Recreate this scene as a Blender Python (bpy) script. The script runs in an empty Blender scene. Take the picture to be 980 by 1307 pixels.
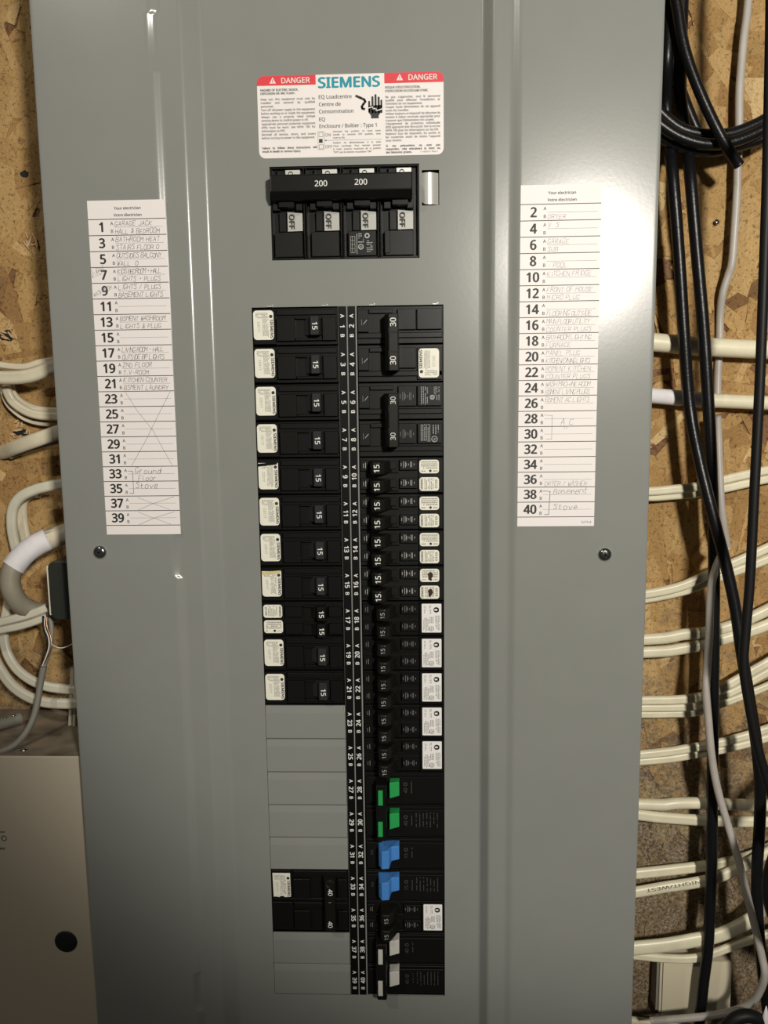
import bpy, math, random
from mathutils import Vector, Matrix
rnd = random.Random(7)
sc = bpy.context.scene
COL = sc.collection
MM = 0.001

# ------------------------------------------------------------------ camera
FPX, CX, CY = 1050.0, 490.0, 653.5            # pixels, for a 980 x 1307 frame
CR = ((0.9992981610380478, 0.007210961451952928, 0.03675850079797068),
      (0.03539291906853256, 0.13964626525809704, -0.9895687251925829),
      (-0.012268929284345299, 0.9901751979495363, 0.1392930390931725))
CC = (21.478033590456143, -563.7149079405601, -60.15477128972985)   # mm
cam_d = bpy.data.cameras.new('camera')
cam_d.sensor_fit = 'HORIZONTAL'; cam_d.sensor_width = 36.0
cam_d.lens = FPX / 980 * 36.0
cam_d.clip_start = 0.01; cam_d.clip_end = 50
cam = bpy.data.objects.new('camera', cam_d); COL.objects.link(cam)
cam.matrix_world = Matrix([list(CR[i]) + [CC[i] * MM] for i in range(3)] + [[0, 0, 0, 1]])
sc.camera = cam
sc.view_settings.view_transform = 'Standard'
sc.view_settings.look = 'None'
sc.view_settings.gamma = 1.0
sc.view_settings.exposure = 0.0
sc.view_settings.use_curve_mapping = False

# ------------------------------------------------------------------ light
w = bpy.data.worlds.new('world'); sc.world = w; w.use_nodes = True
w.node_tree.nodes['Background'].inputs[0].default_value = (1.0, 0.93, 0.82, 1)
w.node_tree.nodes['Background'].inputs[1].default_value = 0.03
LAMP = Vector((335, -1025, 188))
ld = bpy.data.lights.new('work_lamp', 'SPOT')
ld.shadow_soft_size = 0.046; ld.spot_size = math.radians(60.5); ld.spot_blend = 0.42
ld.energy = 47.5; ld.color = (1.0, 0.945, 0.85)
lamp = bpy.data.objects.new('work_lamp', ld); COL.objects.link(lamp)
lamp.location = LAMP * MM
# a second, weaker bulb up and to the left lights the wall on that side
LAMP2 = Vector((-640, -1000, 860))
l2 = bpy.data.lights.new('ceiling_bulb', 'SPOT'); l2.shadow_soft_size = 0.03
l2.spot_size = math.radians(50); l2.spot_blend = 0.6; l2.energy = 14.0; l2.color = (1.0, 0.93, 0.80)
bulb = bpy.data.objects.new('ceiling_bulb', l2); COL.objects.link(bulb); bulb.location = LAMP2 * MM
bulb.rotation_euler = (Vector((-100, 0, 40)) - LAMP2).to_track_quat('-Z', 'Y').to_euler()
lamp.rotation_euler = (Vector((230, 0, 28)) - LAMP).to_track_quat('-Z', 'Y').to_euler()


def P(u, v, Y=0.0):
    """world point (mm) seen at photo pixel u, v on the plane at depth Y"""
    c = ((u - CX) / FPX, -(v - CY) / FPX, -1.0)
    d = [sum(CR[i][j] * c[j] for j in range(3)) for i in range(3)]
    t = (Y - CC[1]) / d[1]
    return Vector((CC[0] + d[0] * t, Y, CC[2] + d[2] * t))


# ------------------------------------------------------------------ materials
MATS = {}
def mat(name, col, rough=0.5, metal=0.0, spec=0.5, bump=0.0, bscale=800, var=0.0, vscale=60, coat=0.0):
    if name in MATS: return MATS[name]
    m = bpy.data.materials.new(name); m.use_nodes = True
    nt = m.node_tree; b = nt.nodes['Principled BSDF']
    b.inputs['Base Color'].default_value = (*col, 1)
    b.inputs['Roughness'].default_value = rough
    b.inputs['Metallic'].default_value = metal
    b.inputs['Specular IOR Level'].default_value = spec
    b.inputs['Coat Weight'].default_value = coat
    tc = nt.nodes.new('ShaderNodeTexCoord')
    if bump > 0:
        n = nt.nodes.new('ShaderNodeTexNoise'); n.inputs['Scale'].default_value = bscale; n.inputs['Detail'].default_value = 2
        bp = nt.nodes.new('ShaderNodeBump'); bp.inputs['Strength'].default_value = bump; bp.inputs['Distance'].default_value = 0.0002
        nt.links.new(tc.outputs['Object'], n.inputs['Vector'])
        nt.links.new(n.outputs['Fac'], bp.inputs['Height']); nt.links.new(bp.outputs['Normal'], b.inputs['Normal'])
    if var > 0:
        n = nt.nodes.new('ShaderNodeTexNoise'); n.inputs['Scale'].default_value = vscale; n.inputs['Detail'].default_value = 5
        mr = nt.nodes.new('ShaderNodeMapRange'); mr.inputs[1].default_value = .3; mr.inputs[2].default_value = .7
        mr.inputs[3].default_value = 1 - var; mr.inputs[4].default_value = 1 + var
        mx = nt.nodes.new('ShaderNodeVectorMath'); mx.operation = 'SCALE'; mx.inputs[0].default_value = col
        nt.links.new(tc.outputs['Object'], n.inputs['Vector'])
        nt.links.new(n.outputs['Fac'], mr.inputs[0]); nt.links.new(mr.outputs[0], mx.inputs['Scale'])
        nt.links.new(mx.outputs[0], b.inputs['Base Color'])
    MATS[name] = m
    return m

M_paint = mat('grey_enamel', (0.235, 0.242, 0.225), 0.22, bump=0.06, bscale=420, var=0.02, vscale=30)
M_black = mat('black_moulded_plastic', (0.006, 0.006, 0.0055), 0.36, spec=0.22, bump=0.15, bscale=2500)
M_black2 = mat('dark_grey_moulded_plastic', (0.010, 0.0105, 0.010), 0.34, spec=0.25, bump=0.15, bscale=2500)
M_lever = mat('charcoal_lever_plastic', (0.026, 0.026, 0.028), 0.45, spec=0.3)
M_tie = mat('handle_tie_plastic', (0.008, 0.0078, 0.006), 0.4, spec=0.25)
M_void = mat('painted_void_shade', (0.01, 0.01, 0.01), 0.8)  # near-black colour stands in for shade inside gaps and recesses
M_strip = mat('black_number_tape', (0.003, 0.003, 0.003), 0.5, spec=0.15)
M_wink = mat('white_ink', (0.72, 0.72, 0.68), 0.6)
M_gink = mat('faint_grey_ink', (0.16, 0.16, 0.15), 0.6)
M_mink = mat('mid_grey_ink', (0.40, 0.40, 0.38), 0.6)
M_dink = mat('black_ink', (0.02, 0.02, 0.02), 0.6)
M_ruled = mat('thin_ruled_line_ink', (0.22, 0.21, 0.21), 0.6)
M_micro = mat('micro_print_ink', (0.25, 0.24, 0.21), 0.6)
M_pencil = mat('pencil', (0.22, 0.21, 0.21), 0.6)
M_faint = mat('faded_pencil', (0.50, 0.48, 0.47), 0.6)
M_pen = mat('dark_pencil', (0.10, 0.10, 0.10), 0.6)
M_paper = mat('white_sticker_vinyl', (0.80, 0.76, 0.74), 0.5)
M_cream = mat('cream_sticker_vinyl', (0.78, 0.77, 0.66), 0.45, var=0.04, vscale=300)
M_wsticker = mat('cool_white_sticker', (0.80, 0.79, 0.78), 0.45)
M_yellow = mat('peeled_yellow_backing', (0.62, 0.52, 0.22), 0.5)
M_red = mat('red_ink', (0.70, 0.035, 0.05), 0.5)
M_teal = mat('teal_ink', (0.0, 0.27, 0.36), 0.5)
M_chrome = mat('bright_zinc', (0.62, 0.62, 0.60), 0.16, metal=1.0)
M_bare = mat('bare_steel_and_glint', (0.75, 0.75, 0.72), 0.35, metal=0.6)  # steel of the burrs, and the painted glint on the filler plates
M_silver = mat('silver_indicator_plate', (0.62, 0.62, 0.58), 0.35, metal=0.45)
M_green = mat('green_lever_plastic', (0.015, 0.30, 0.07), 0.5)
M_blue = mat('blue_lever_plastic', (0.055, 0.21, 0.55), 0.45, bump=0.5, bscale=900)
M_wlever = mat('pale_grey_lever_plastic', (0.55, 0.54, 0.50), 0.5)
M_nmd = mat('cream_cable_jacket', (0.76, 0.71, 0.52), 0.36, var=0.06, vscale=90, bump=0.2, bscale=300)
M_nmdw = mat('white_cable_jacket', (0.70, 0.67, 0.54), 0.36, var=0.05, vscale=90)
M_nmdb = mat('buff_cable_jacket', (0.66, 0.60, 0.45), 0.42, var=0.08, vscale=70)
M_tape = mat('white_cloth_tape', (0.80, 0.78, 0.80), 0.7, var=0.06, vscale=120, bump=0.6, bscale=260)
M_bcab = mat('black_cable_jacket', (0.007, 0.007, 0.008), 0.33, spec=0.3, bump=0.6, bscale=700)
M_bcabm = mat('matt_black_cable_jacket', (0.008, 0.008, 0.008), 0.5, spec=0.25)
M_gcab = mat('grey_cable_jacket', (0.44, 0.41, 0.37), 0.4, var=0.08, vscale=60)
M_gcab2 = mat('dull_grey_cable_jacket', (0.24, 0.23, 0.19), 0.55, var=0.08, vscale=60)
M_cond = mat('grey_conduit_plastic', (0.33, 0.30, 0.23), 0.45, var=0.08, vscale=50)
M_boxp = mat('beige_enamel', (0.52, 0.46, 0.36), 0.45, bump=0.08, bscale=500)
M_boxd = mat('dark_box_plastic', (0.03, 0.032, 0.028), 0.3)
M_copper = mat('bare_copper', (0.60, 0.36, 0.22), 0.35, metal=1.0)
M_hole = mat('painted_hole_shade', (0.006, 0.007, 0.006), 0.6)  # flat black standing in for the dark of an open hole


def dusty_mat():
    m = bpy.data.materials.new('dusty_beige_enamel'); m.use_nodes = True
    nt = m.node_tree; b = nt.nodes['Principled BSDF']; b.inputs['Roughness'].default_value = 0.85
    tc = nt.nodes.new('ShaderNodeTexCoord')
    n = nt.nodes.new('ShaderNodeTexNoise'); n.inputs['Scale'].default_value = 45; n.inputs['Detail'].default_value = 8
    cr = nt.nodes.new('ShaderNodeValToRGB')
    e = cr.color_ramp.elements
    e[0].position = 0.3; e[0].color = (0.10, 0.075, 0.05, 1); e[1].position = 0.72; e[1].color = (0.36, 0.27, 0.19, 1)
    e2 = e.new(0.5); e2.color = (0.22, 0.19, 0.135, 1)
    nt.links.new(tc.outputs['Object'], n.inputs['Vector']); nt.links.new(n.outputs['Fac'], cr.inputs[0])
    nt.links.new(cr.outputs[0], b.inputs['Base Color'])
    return m
M_dusty = dusty_mat()


def osb_mat(name, base=False):
    """pressed wood strand: colour from the strand's own random number, grain along its UV"""
    m = bpy.data.materials.new(name); m.use_nodes = True
    nt = m.node_tree; N = nt.nodes; L = nt.links
    b = N['Principled BSDF']; b.inputs['Roughness'].default_value = 0.62; b.inputs['Specular IOR Level'].default_value = 0.35
    at = N.new('ShaderNodeAttribute'); at.attribute_name = 'strand'
    cr = N.new('ShaderNodeValToRGB'); e = cr.color_ramp.elements
    e[0].position = 0.0; e[0].color = (0.20, 0.10, 0.04, 1)
    e[1].position = 1.0; e[1].color = (0.84, 0.60, 0.29, 1)
    for p, c in ((0.12, (0.34, 0.19, 0.08)), (0.3, (0.47, 0.27, 0.10)), (0.6, (0.62, 0.385, 0.15)), (0.85, (0.73, 0.48, 0.205))):
        x = e.new(p); x.color = (*c, 1)
    L.new(at.outputs['Fac'], cr.inputs[0])
    uv = N.new('ShaderNodeUVMap'); uv.uv_map = 'UVMap'
    mp = N.new('ShaderNodeMapping'); mp.inputs['Scale'].default_value = (3.0, 60.0, 1)
    gr = N.new('ShaderNodeTexNoise'); gr.inputs['Scale'].default_value = 6; gr.inputs['Detail'].default_value = 5; gr.inputs['Roughness'].default_value = 0.65
    L.new(uv.outputs[0], mp.inputs[0]); L.new(mp.outputs[0], gr.inputs['Vector'])
    # short dark pores
    mp2 = N.new('ShaderNodeMapping'); mp2.inputs['Scale'].default_value = (55, 260, 1)
    sp = N.new('ShaderNodeTexNoise'); sp.inputs['Scale'].default_value = 3; sp.inputs['Detail'].default_value = 1
    L.new(uv.outputs[0], mp2.inputs[0]); L.new(mp2.outputs[0], sp.inputs['Vector'])
    spr = N.new('ShaderNodeMapRange'); spr.inputs[1].default_value = 0.62; spr.inputs[2].default_value = 0.67
    spr.inputs[3].default_value = 1.0; spr.inputs[4].default_value = 0.35
    L.new(sp.outputs['Fac'], spr.inputs[0])
    grr = N.new('ShaderNodeMapRange'); grr.inputs[1].default_value = 0.3; grr.inputs[2].default_value = 0.7
    grr.inputs[3].default_value = 0.72; grr.inputs[4].default_value = 1.2
    L.new(gr.outputs['Fac'], grr.inputs[0])
    mu = N.new('ShaderNodeMath'); mu.operation = 'MULTIPLY'
    g0 = N.new('ShaderNodeNewGeometry')
    s2 = N.new('ShaderNodeTexNoise'); s2.inputs['Scale'].default_value = 330; s2.inputs['Detail'].default_value = 3; s2.inputs['Roughness'].default_value = .7
    L.new(g0.outputs['Position'], s2.inputs['Vector'])
    s2r = N.new('ShaderNodeMapRange'); s2r.inputs[1].default_value = .34; s2r.inputs[2].default_value = .45; s2r.inputs[3].default_value = .45; s2r.inputs[4].default_value = 1.0
    L.new(s2.outputs['Fac'], s2r.inputs[0])
    mm = N.new('ShaderNodeMath'); mm.operation = 'MULTIPLY'; L.new(spr.outputs[0], mm.inputs[0]); L.new(s2r.outputs[0], mm.inputs[1])
    L.new(grr.outputs[0], mu.inputs[0]); L.new(mm.outputs[0], mu.inputs[1])
    sc1 = N.new('ShaderNodeVectorMath'); sc1.operation = 'SCALE'
    L.new(cr.outputs[0], sc1.inputs[0]); L.new(mu.outputs[0], sc1.inputs['Scale'])
    # grey mineral dust, in patches, mostly on the older lower board
    geo = N.new('ShaderNodeNewGeometry'); sx = N.new('ShaderNodeSeparateXYZ'); L.new(geo.outputs['Position'], sx.inputs[0])
    zr = N.new('ShaderNodeMapRange'); zr.inputs[1].default_value = -0.12; zr.inputs[2].default_value = -0.52
    zr.inputs[3].default_value = 0.0; zr.inputs[4].default_value = 0.5
    L.new(sx.outputs['Z'], zr.inputs[0])
    dn = N.new('ShaderNodeTexNoise'); dn.inputs['Scale'].default_value = 70; dn.inputs['Detail'].default_value = 8; dn.inputs['Roughness'].default_value = 0.8
    L.new(geo.outputs['Position'], dn.inputs['Vector'])
    ad = N.new('ShaderNodeMath'); ad.operation = 'ADD'; L.new(zr.outputs[0], ad.inputs[0]); L.new(dn.outputs['Fac'], ad.inputs[1])
    dr = N.new('ShaderNodeMapRange'); dr.inputs[1].default_value = 0.66; dr.inputs[2].default_value = 0.86
    dr.inputs[3].default_value = 0.0; dr.inputs[4].default_value = 0.8
    L.new(ad.outputs[0], dr.inputs[0])
    mix = N.new('ShaderNodeMix'); mix.data_type = 'RGBA'
    L.new(dr.outputs[0], mix.inputs['Factor']); L.new(sc1.outputs[0], mix.inputs['A']); 
    gn = N.new('ShaderNodeTexNoise'); gn.inputs['Scale'].default_value = 420; gn.inputs['Detail'].default_value = 4; gn.inputs['Roughness'].default_value = .75
    L.new(geo.outputs['Position'], gn.inputs['Vector'])
    gc = N.new('ShaderNodeValToRGB'); ge = gc.color_ramp.elements
    ge[0].position = .36; ge[0].color = (.05, .035, .02, 1); ge[1].position = .66; ge[1].color = (.52, .42, .28, 1)
    gx = ge.new(.48); gx.color = (.20, .155, .10, 1); gx = ge.new(.56); gx.color = (.28, .25, .20, 1)
    L.new(gn.outputs['Fac'], gc.inputs[0]); L.new(gc.outputs[0], mix.inputs['B'])
    L.new(mix.outputs['Result'], b.inputs['Base Color'])
    bp = N.new('ShaderNodeBump'); bp.inputs['Strength'].default_value = 0.8; bp.inputs['Distance'].default_value = 0.0009
    n3 = N.new('ShaderNodeTexNoise'); n3.inputs['Scale'].default_value = 420; n3.inputs['Detail'].default_value = 4
    L.new(geo.outputs['Position'], n3.inputs['Vector'])
    a2 = N.new('ShaderNodeMath'); a2.operation = 'ADD'; L.new(n3.outputs['Fac'], a2.inputs[0]); L.new(mu.outputs[0], a2.inputs[1])
    L.new(a2.outputs[0], bp.inputs['Height']); L.new(bp.outputs['Normal'], b.inputs['Normal'])
    return m


# ------------------------------------------------------------------ geometry kit (all input in mm)
class G:
    def __init__(self): self.v = []; self.f = []; self.sm = []
    def add(self, vs, fs, smooth=False):
        n = len(self.v); self.v += [tuple(p) for p in vs]
        self.f += [tuple(i + n for i in f) for f in fs]; self.sm += [smooth] * len(fs)
    def box(self, x0, x1, y0, y1, z0, z1, tx=0, tz=0):
        """tx, tz: taper of the front (y0) face on each side"""
        x0, x1 = min(x0, x1), max(x0, x1); z0, z1 = min(z0, z1), max(z0, z1); y0, y1 = min(y0, y1), max(y0, y1)
        vs = [(x0 + tx, y0, z0 + tz), (x1 - tx, y0, z0 + tz), (x1 - tx, y0, z1 - tz), (x0 + tx, y0, z1 - tz),
              (x0, y1, z0), (x1, y1, z0), (x1, y1, z1), (x0, y1, z1)]
        self.add(vs, [(0, 1, 2, 3), (5, 4, 7, 6), (4, 0, 3, 7), (1, 5, 6, 2), (3, 2, 6, 7), (4, 5, 1, 0)])
    def prism(self, pts, y0, y1, smooth=False):
        """outline pts (x, z) extruded from front y0 to back y1"""
        n = len(pts); vs = [(x, y0, z) for x, z in pts] + [(x, y1, z) for x, z in pts]
        fs = [tuple(range(n)), tuple(range(2 * n - 1, n - 1, -1))]
        self.add(vs, fs); 
        m = len(self.v) - 2 * n
        for i in range(n):
            j = (i + 1) % n
            self.f.append((m + i, m + n + i, m + n + j, m + j)); self.sm.append(smooth)
    def wedge(self, prof, z0, z1):
        """profile (x, y) extruded along z"""
        n = len(prof); vs = [(x, y, z0) for x, y in prof] + [(x, y, z1) for x, y in prof]
        fs = [tuple(range(n)), tuple(range(2 * n - 1, n - 1, -1))] + [(i, n + i, n + (i + 1) % n, (i + 1) % n) for i in range(n)]
        self.add(vs, fs)
    def lathe(self, c, prof, seg=24, axis='y'):
        """prof: list (r, h); revolved about the axis through c, h towards -y (or +z)"""
        vs = []; fs = []
        for r, h in prof:
            for k in range(seg):
                a = 2 * math.pi * k / seg
                if axis == 'y': vs.append((c[0] + r * math.cos(a), c[1] - h, c[2] + r * math.sin(a)))
                else: vs.append((c[0] + r * math.cos(a), c[1] + r * math.sin(a), c[2] + h))
        for i in range(len(prof) - 1):
            for k in range(seg):
                q = (k + 1) % seg
                fs.append((i * seg + k, i * seg + q, (i + 1) * seg + q, (i + 1) * seg + k))
        fs.append(tuple(range(seg))[::-1]); fs.append(tuple((len(prof) - 1) * seg + k for k in range(seg)))
        self.add(vs, fs, True)
    def tube(self, pts, sect, closed=True):
        pts = [Vector(p) for p in pts]; n = len(pts); m = len(sect); vs = []; fs = []
        for i, p in enumerate(pts):
            t = (pts[min(i + 1, n - 1)] - pts[max(i - 1, 0)]).normalized()
            n1 = t.cross(Vector((0, 1, 0)))
            if n1.length < 1e-3: n1 = Vector((1, 0, 0))
            n1.normalize(); n2 = n1.cross(t).normalized()
            s = sect(i / (n - 1)) if callable(sect) else sect
            for a, b in s: vs.append(p + n1 * a + n2 * b)
        m = len(s)
        for i in range(n - 1):
            for k in range(m):
                q = (k + 1) % m
                fs.append((i * m + k, i * m + q, (i + 1) * m + q, (i + 1) * m + k))
        fs.append(tuple(range(m))); fs.append(tuple((n - 1) * m + k for k in range(m))[::-1])
        self.add(vs, fs, True)


def build(name, g, m, parent=None, origin=(0, 0, 0), bevel=0.0, label=None, seg=1):
    me = bpy.data.meshes.new(name)
    ox, oy, oz = origin
    me.from_pydata([((x - ox) * MM, (y - oy) * MM, (z - oz) * MM) for x, y, z in g.v], [], g.f)
    me.polygons.foreach_set('use_smooth', [bool(s) for s in g.sm])
    me.materials.append(m); me.update()
    o = bpy.data.objects.new(name, me); COL.objects.link(o)
    if parent is not None: o.parent = parent
    if bevel:
        b = o.modifiers.new('bevel', 'BEVEL'); b.width = bevel * MM; b.segments = seg; b.limit_method = 'ANGLE'; b.angle_limit = math.radians(40)
    if label: o['label'] = label
    return o

def thing(name, label, cat, loc, group=None):
    o = bpy.data.objects.new(name, None); COL.objects.link(o); o.location = [c * MM for c in loc]
    o.empty_display_size = 0.01
    o['label'] = label; o['category'] = cat
    if group: o['group'] = group
    return o

def tag(o, label, cat, group=None):
    o['label'] = label; o['category'] = cat
    if group: o['group'] = group
    return o

def copy_thing(o, parent=None):
    c = o.copy(); COL.objects.link(c)
    if parent is not None: c.parent = parent
    for ch in o.children: copy_thing(ch, c)
    return c


# ------------------------------------------------------------------ lettering
GLY = {}
import os
try:        # the sans-serif that ships with Blender; the built-in font if it is not there
    SANS = bpy.data.fonts.load(os.path.join(bpy.utils.system_resource('DATAFILES'), 'fonts', 'NotoSansHebrew-Regular.woff2'))
except Exception:
    SANS = None
def glyph_mesh(s, bold):
    k = (s, bold)
    if k not in GLY:
        cu = bpy.data.curves.new('t', 'FONT'); cu.body = s; cu.size = 1.0; cu.resolution_u = 2
        cu.offset = bold
        if SANS: cu.font = SANS
        ob = bpy.data.objects.new('t', cu)
        me = bpy.data.meshes.new_from_object(ob)
        vs = [(v.co.x, v.co.y) for v in me.vertices]; fs = [tuple(p.vertices) for p in me.polygons]
        bpy.data.objects.remove(ob); bpy.data.curves.remove(cu); bpy.data.meshes.remove(me)
        GLY[k] = (vs, fs)
    return GLY[k]
_cap = glyph_mesh('H', 0)[0]; CAP = max(y for x, y in _cap)

def text(g, s, x, z, cap, y, rot=0, align='c', bold=0.0, width=None, va='m', italic=0.0, sx=1.0):
    """flat lettering on the plane at depth y; x, z anchor; cap = capital height in mm; rot in degrees"""
    vs, fs = glyph_mesh(s, 0)
    if not vs: return
    k = cap / CAP
    x0 = min(p[0] for p in vs); x1 = max(p[0] for p in vs)
    kx = k * sx
    if width: kx = width / (x1 - x0)
    wd = (x1 - x0) * kx
    off = {'l': 0, 'c': -wd / 2, 'r': -wd}[align]
    c, sn = math.cos(math.radians(rot)), math.sin(math.radians(rot))
    bb = max(bold, 0) * k
    for q, (da, db) in enumerate(((-bb, 0), (bb, 0), (0, bb * .6), (0, -bb * .6)) if bb else ((0, 0),)):
        out = []
        for px, py in vs:
            a = (px - x0) * kx + off + italic * py * k + da; b = py * k - (cap / 2 if va == 'm' else 0) + db
            out.append((x + a * c - b * sn, y - q * .006, z + a * sn + b * c))
        g.add(out, fs)

def justified(g, line, x, z, cap, y, width, bold=0.0, full=True, sx=0.92):
    words = line.split(' '); k = cap / CAP * sx; ws = []
    for wd in words:
        vs, _ = glyph_mesh(wd, 0); ws.append((max(p[0] for p in vs) - min(p[0] for p in vs)) * k)
    gap = cap * 0.55; tot = sum(ws)
    if full and len(words) > 1: gap = max((width - tot) / (len(words) - 1), cap * 0.15)
    q = 1.0
    if tot + gap * (len(words) - 1) > width: q = width / (tot + gap * (len(words) - 1))
    cx = x
    for wd, a in zip(words, ws):
        text(g, wd, cx, z, cap, y, align='l', bold=bold, width=a * q, va='b'); cx += (a + gap) * q

# single-stroke hand lettering on a 4 x 6 grid
HL = {'A': '00 26 40|12 32', 'B': '00 06 36 45 33 03|33 42 41 30 00', 'C': '45 36 16 05 01 10 30 41', 'D': '00 06 26 44 42 20 00',
 'E': '46 06 00 40|03 33', 'F': '46 06 00|03 33', 'G': '45 36 16 05 01 10 30 42 22', 'H': '00 06|40 46|03 43', 'I': '20 26', 'J': '46 41 30 10 01',
 'K': '00 06|46 03 40', 'L': '06 00 40', 'M': '00 06 23 46 40', 'N': '00 06 40 46', 'O': '10 01 05 16 36 45 41 30 10', 'P': '00 06 36 45 33 03',
 'Q': '10 01 05 16 36 45 41 30 10|22 40', 'R': '00 06 36 45 33 03|23 40', 'S': '45 36 16 05 33 41 30 10 01', 'T': '06 46|26 20',
 'U': '06 01 10 30 41 46', 'V': '06 20 46', 'W': '06 10 24 30 46', 'X': '00 46|06 40', 'Y': '06 23 46|23 20', 'Z': '06 46 00 40',
 '0': '10 01 05 16 36 45 41 30 10', '1': '14 26 20', '2': '05 16 36 45 00 40', '3': '06 36 43 23|33 41 30 00', '.': '10 11', '/': '00 36', '-': '13 33',
 '&': '40 15 26 35 01 10 43', '+': '13 33|24 22', '"': '16 14|36 34', 'o': '10 01 03 14 34 43 41 30 10', 'r': '00 04|02 14 34', 'u': '04 01 10 30 44 40',
 'n': '00 04|03 24 43 40', 'd': '43 14 01 10 30 46 40', 'l': '16 11 20', 't': '16 11 30|04 34', 'v': '04 20 44', 'e': '02 42 34 14 01 10 40',
 'a': '43 14 01 10 42|44 40', 's': '34 04 41 00', 'm': '00 04 23|23 34 40|13 10'}
def stroke(g, pts, y, wd):
    for (x0, z0), (x1, z1) in zip(pts, pts[1:]):
        d = math.hypot(x1 - x0, z1 - z0) or 1; nx, nz = -(z1 - z0) / d * wd / 2, (x1 - x0) / d * wd / 2
        ex, ez = (x1 - x0) / d * wd * .3, (z1 - z0) / d * wd * .3
        g.add([(x0 + nx - ex, y, z0 + nz - ez), (x0 - nx - ex, y, z0 - nz - ez), (x1 - nx + ex, y, z1 - nz + ez), (x1 + nx + ex, y, z1 + nz + ez)], [(0, 1, 2, 3)])
def hand(g, s, x, z, h, y, wd=0.22, slant=0.18, pitch=None, rot=0):
    p = pitch or h * 0.80; cx = 0; c, sn = math.cos(math.radians(rot)), math.sin(math.radians(rot))
    for ch in s:
        if ch in HL:
            jh = 1 + rnd.uniform(-.12, .12); jz = rnd.uniform(-.08, .08) * h
            for st in HL[ch].split('|'):
                pts = []
                for q in st.split():
                    a = int(q[0]) / 4 * h * .58 + rnd.uniform(-.03, .03) * h; b = int(q[1]) / 6 * h * jh + jz
                    a = cx + a + slant * b
                    pts.append((x + a * c - b * sn, z + a * sn + b * c))
                stroke(g, pts, y, wd)
        cx += p * (0.6 if ch in 'I. ' else 1)

def micro(g, x0, x1, z0, z1, y, n, rot=0, thick=0.35, dens=0.8):
    """rows of unreadably small print: n rows of short dashes; rot 90 = rows run vertically"""
    for i in range(n):
        f = (i + .5) / n
        a, b = (x0, x1) if not rot else (z0, z1)
        pitch = ((z1 - z0) if not rot else (x1 - x0)) / n
        c = (z0 if not rot else x0) + f * ((z1 - z0) if not rot else (x1 - x0)); t = abs(pitch) * thick / 2
        cur = a + rnd.uniform(0, .1) * (b - a)
        while cur < b:
            l = rnd.uniform(.35, 1.5); e = min(cur + l, b)
            if rnd.random() < dens:
                r = (cur, e, c - t, c + t) if not rot else (c - t, c + t, cur, e)
                g.add([(r[0], y, r[2]), (r[1], y, r[2]), (r[1], y, r[3]), (r[0], y, r[3])], [(0, 1, 2, 3)])
            cur = e + .25

def rrect(x0, x1, z0, z1, r, seg=5, top_only=False, square=()):
    pts = []
    for i, (cx, cz, a0) in enumerate(((x1 - r, z1 - r, 0), (x0 + r, z1 - r, 90), (x0 + r, z0 + r, 180), (x1 - r, z0 + r, 270))):
        if i in square:
            pts.append((cx + (r if i in (0, 3) else -r), cz + (r if i < 2 else -r))); continue
        for k in range(seg + 1):
            a = math.radians(a0 + 90 * k / seg); pts.append((cx + r * math.cos(a), cz + r * math.sin(a)))
    return pts

def ring(g, cx, cz, r, wd, y, seg=16):
    vs = []; fs = []
    for k in range(seg):
        a = 2 * math.pi * k / seg
        vs += [(cx + r * math.cos(a), y, cz + r * math.sin(a)), (cx + (r - wd) * math.cos(a), y, cz + (r - wd) * math.sin(a))]
        q = (k + 1) % seg; fs.append((2 * k, 2 * q, 2 * q + 1, 2 * k + 1))
    g.add(vs, fs)
def disc(g, cx, cz, r, y, seg=16):
    g.add([(cx + r * math.cos(2 * math.pi * k / seg), y, cz + r * math.sin(2 * math.pi * k / seg)) for k in range(seg)], [tuple(range(seg))])
def flat(g, x0, x1, z0, z1, y): g.add([(x0, y, z0), (x1, y, z0), (x1, y, z1), (x0, y, z1)], [(0, 1, 2, 3)])

# ================================================================== THE WALL
WY = 95.0
M_osb = osb_mat('oriented_strand_wood')
g = G(); g.box(-760, 760, WY, WY + 16, -1000, 620)
wall = build('wall_back', g, M_osb); wall['kind'] = 'structure'
wall['label'] = 'oriented strand board wall of pressed tan wood flakes behind the panel'

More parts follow.
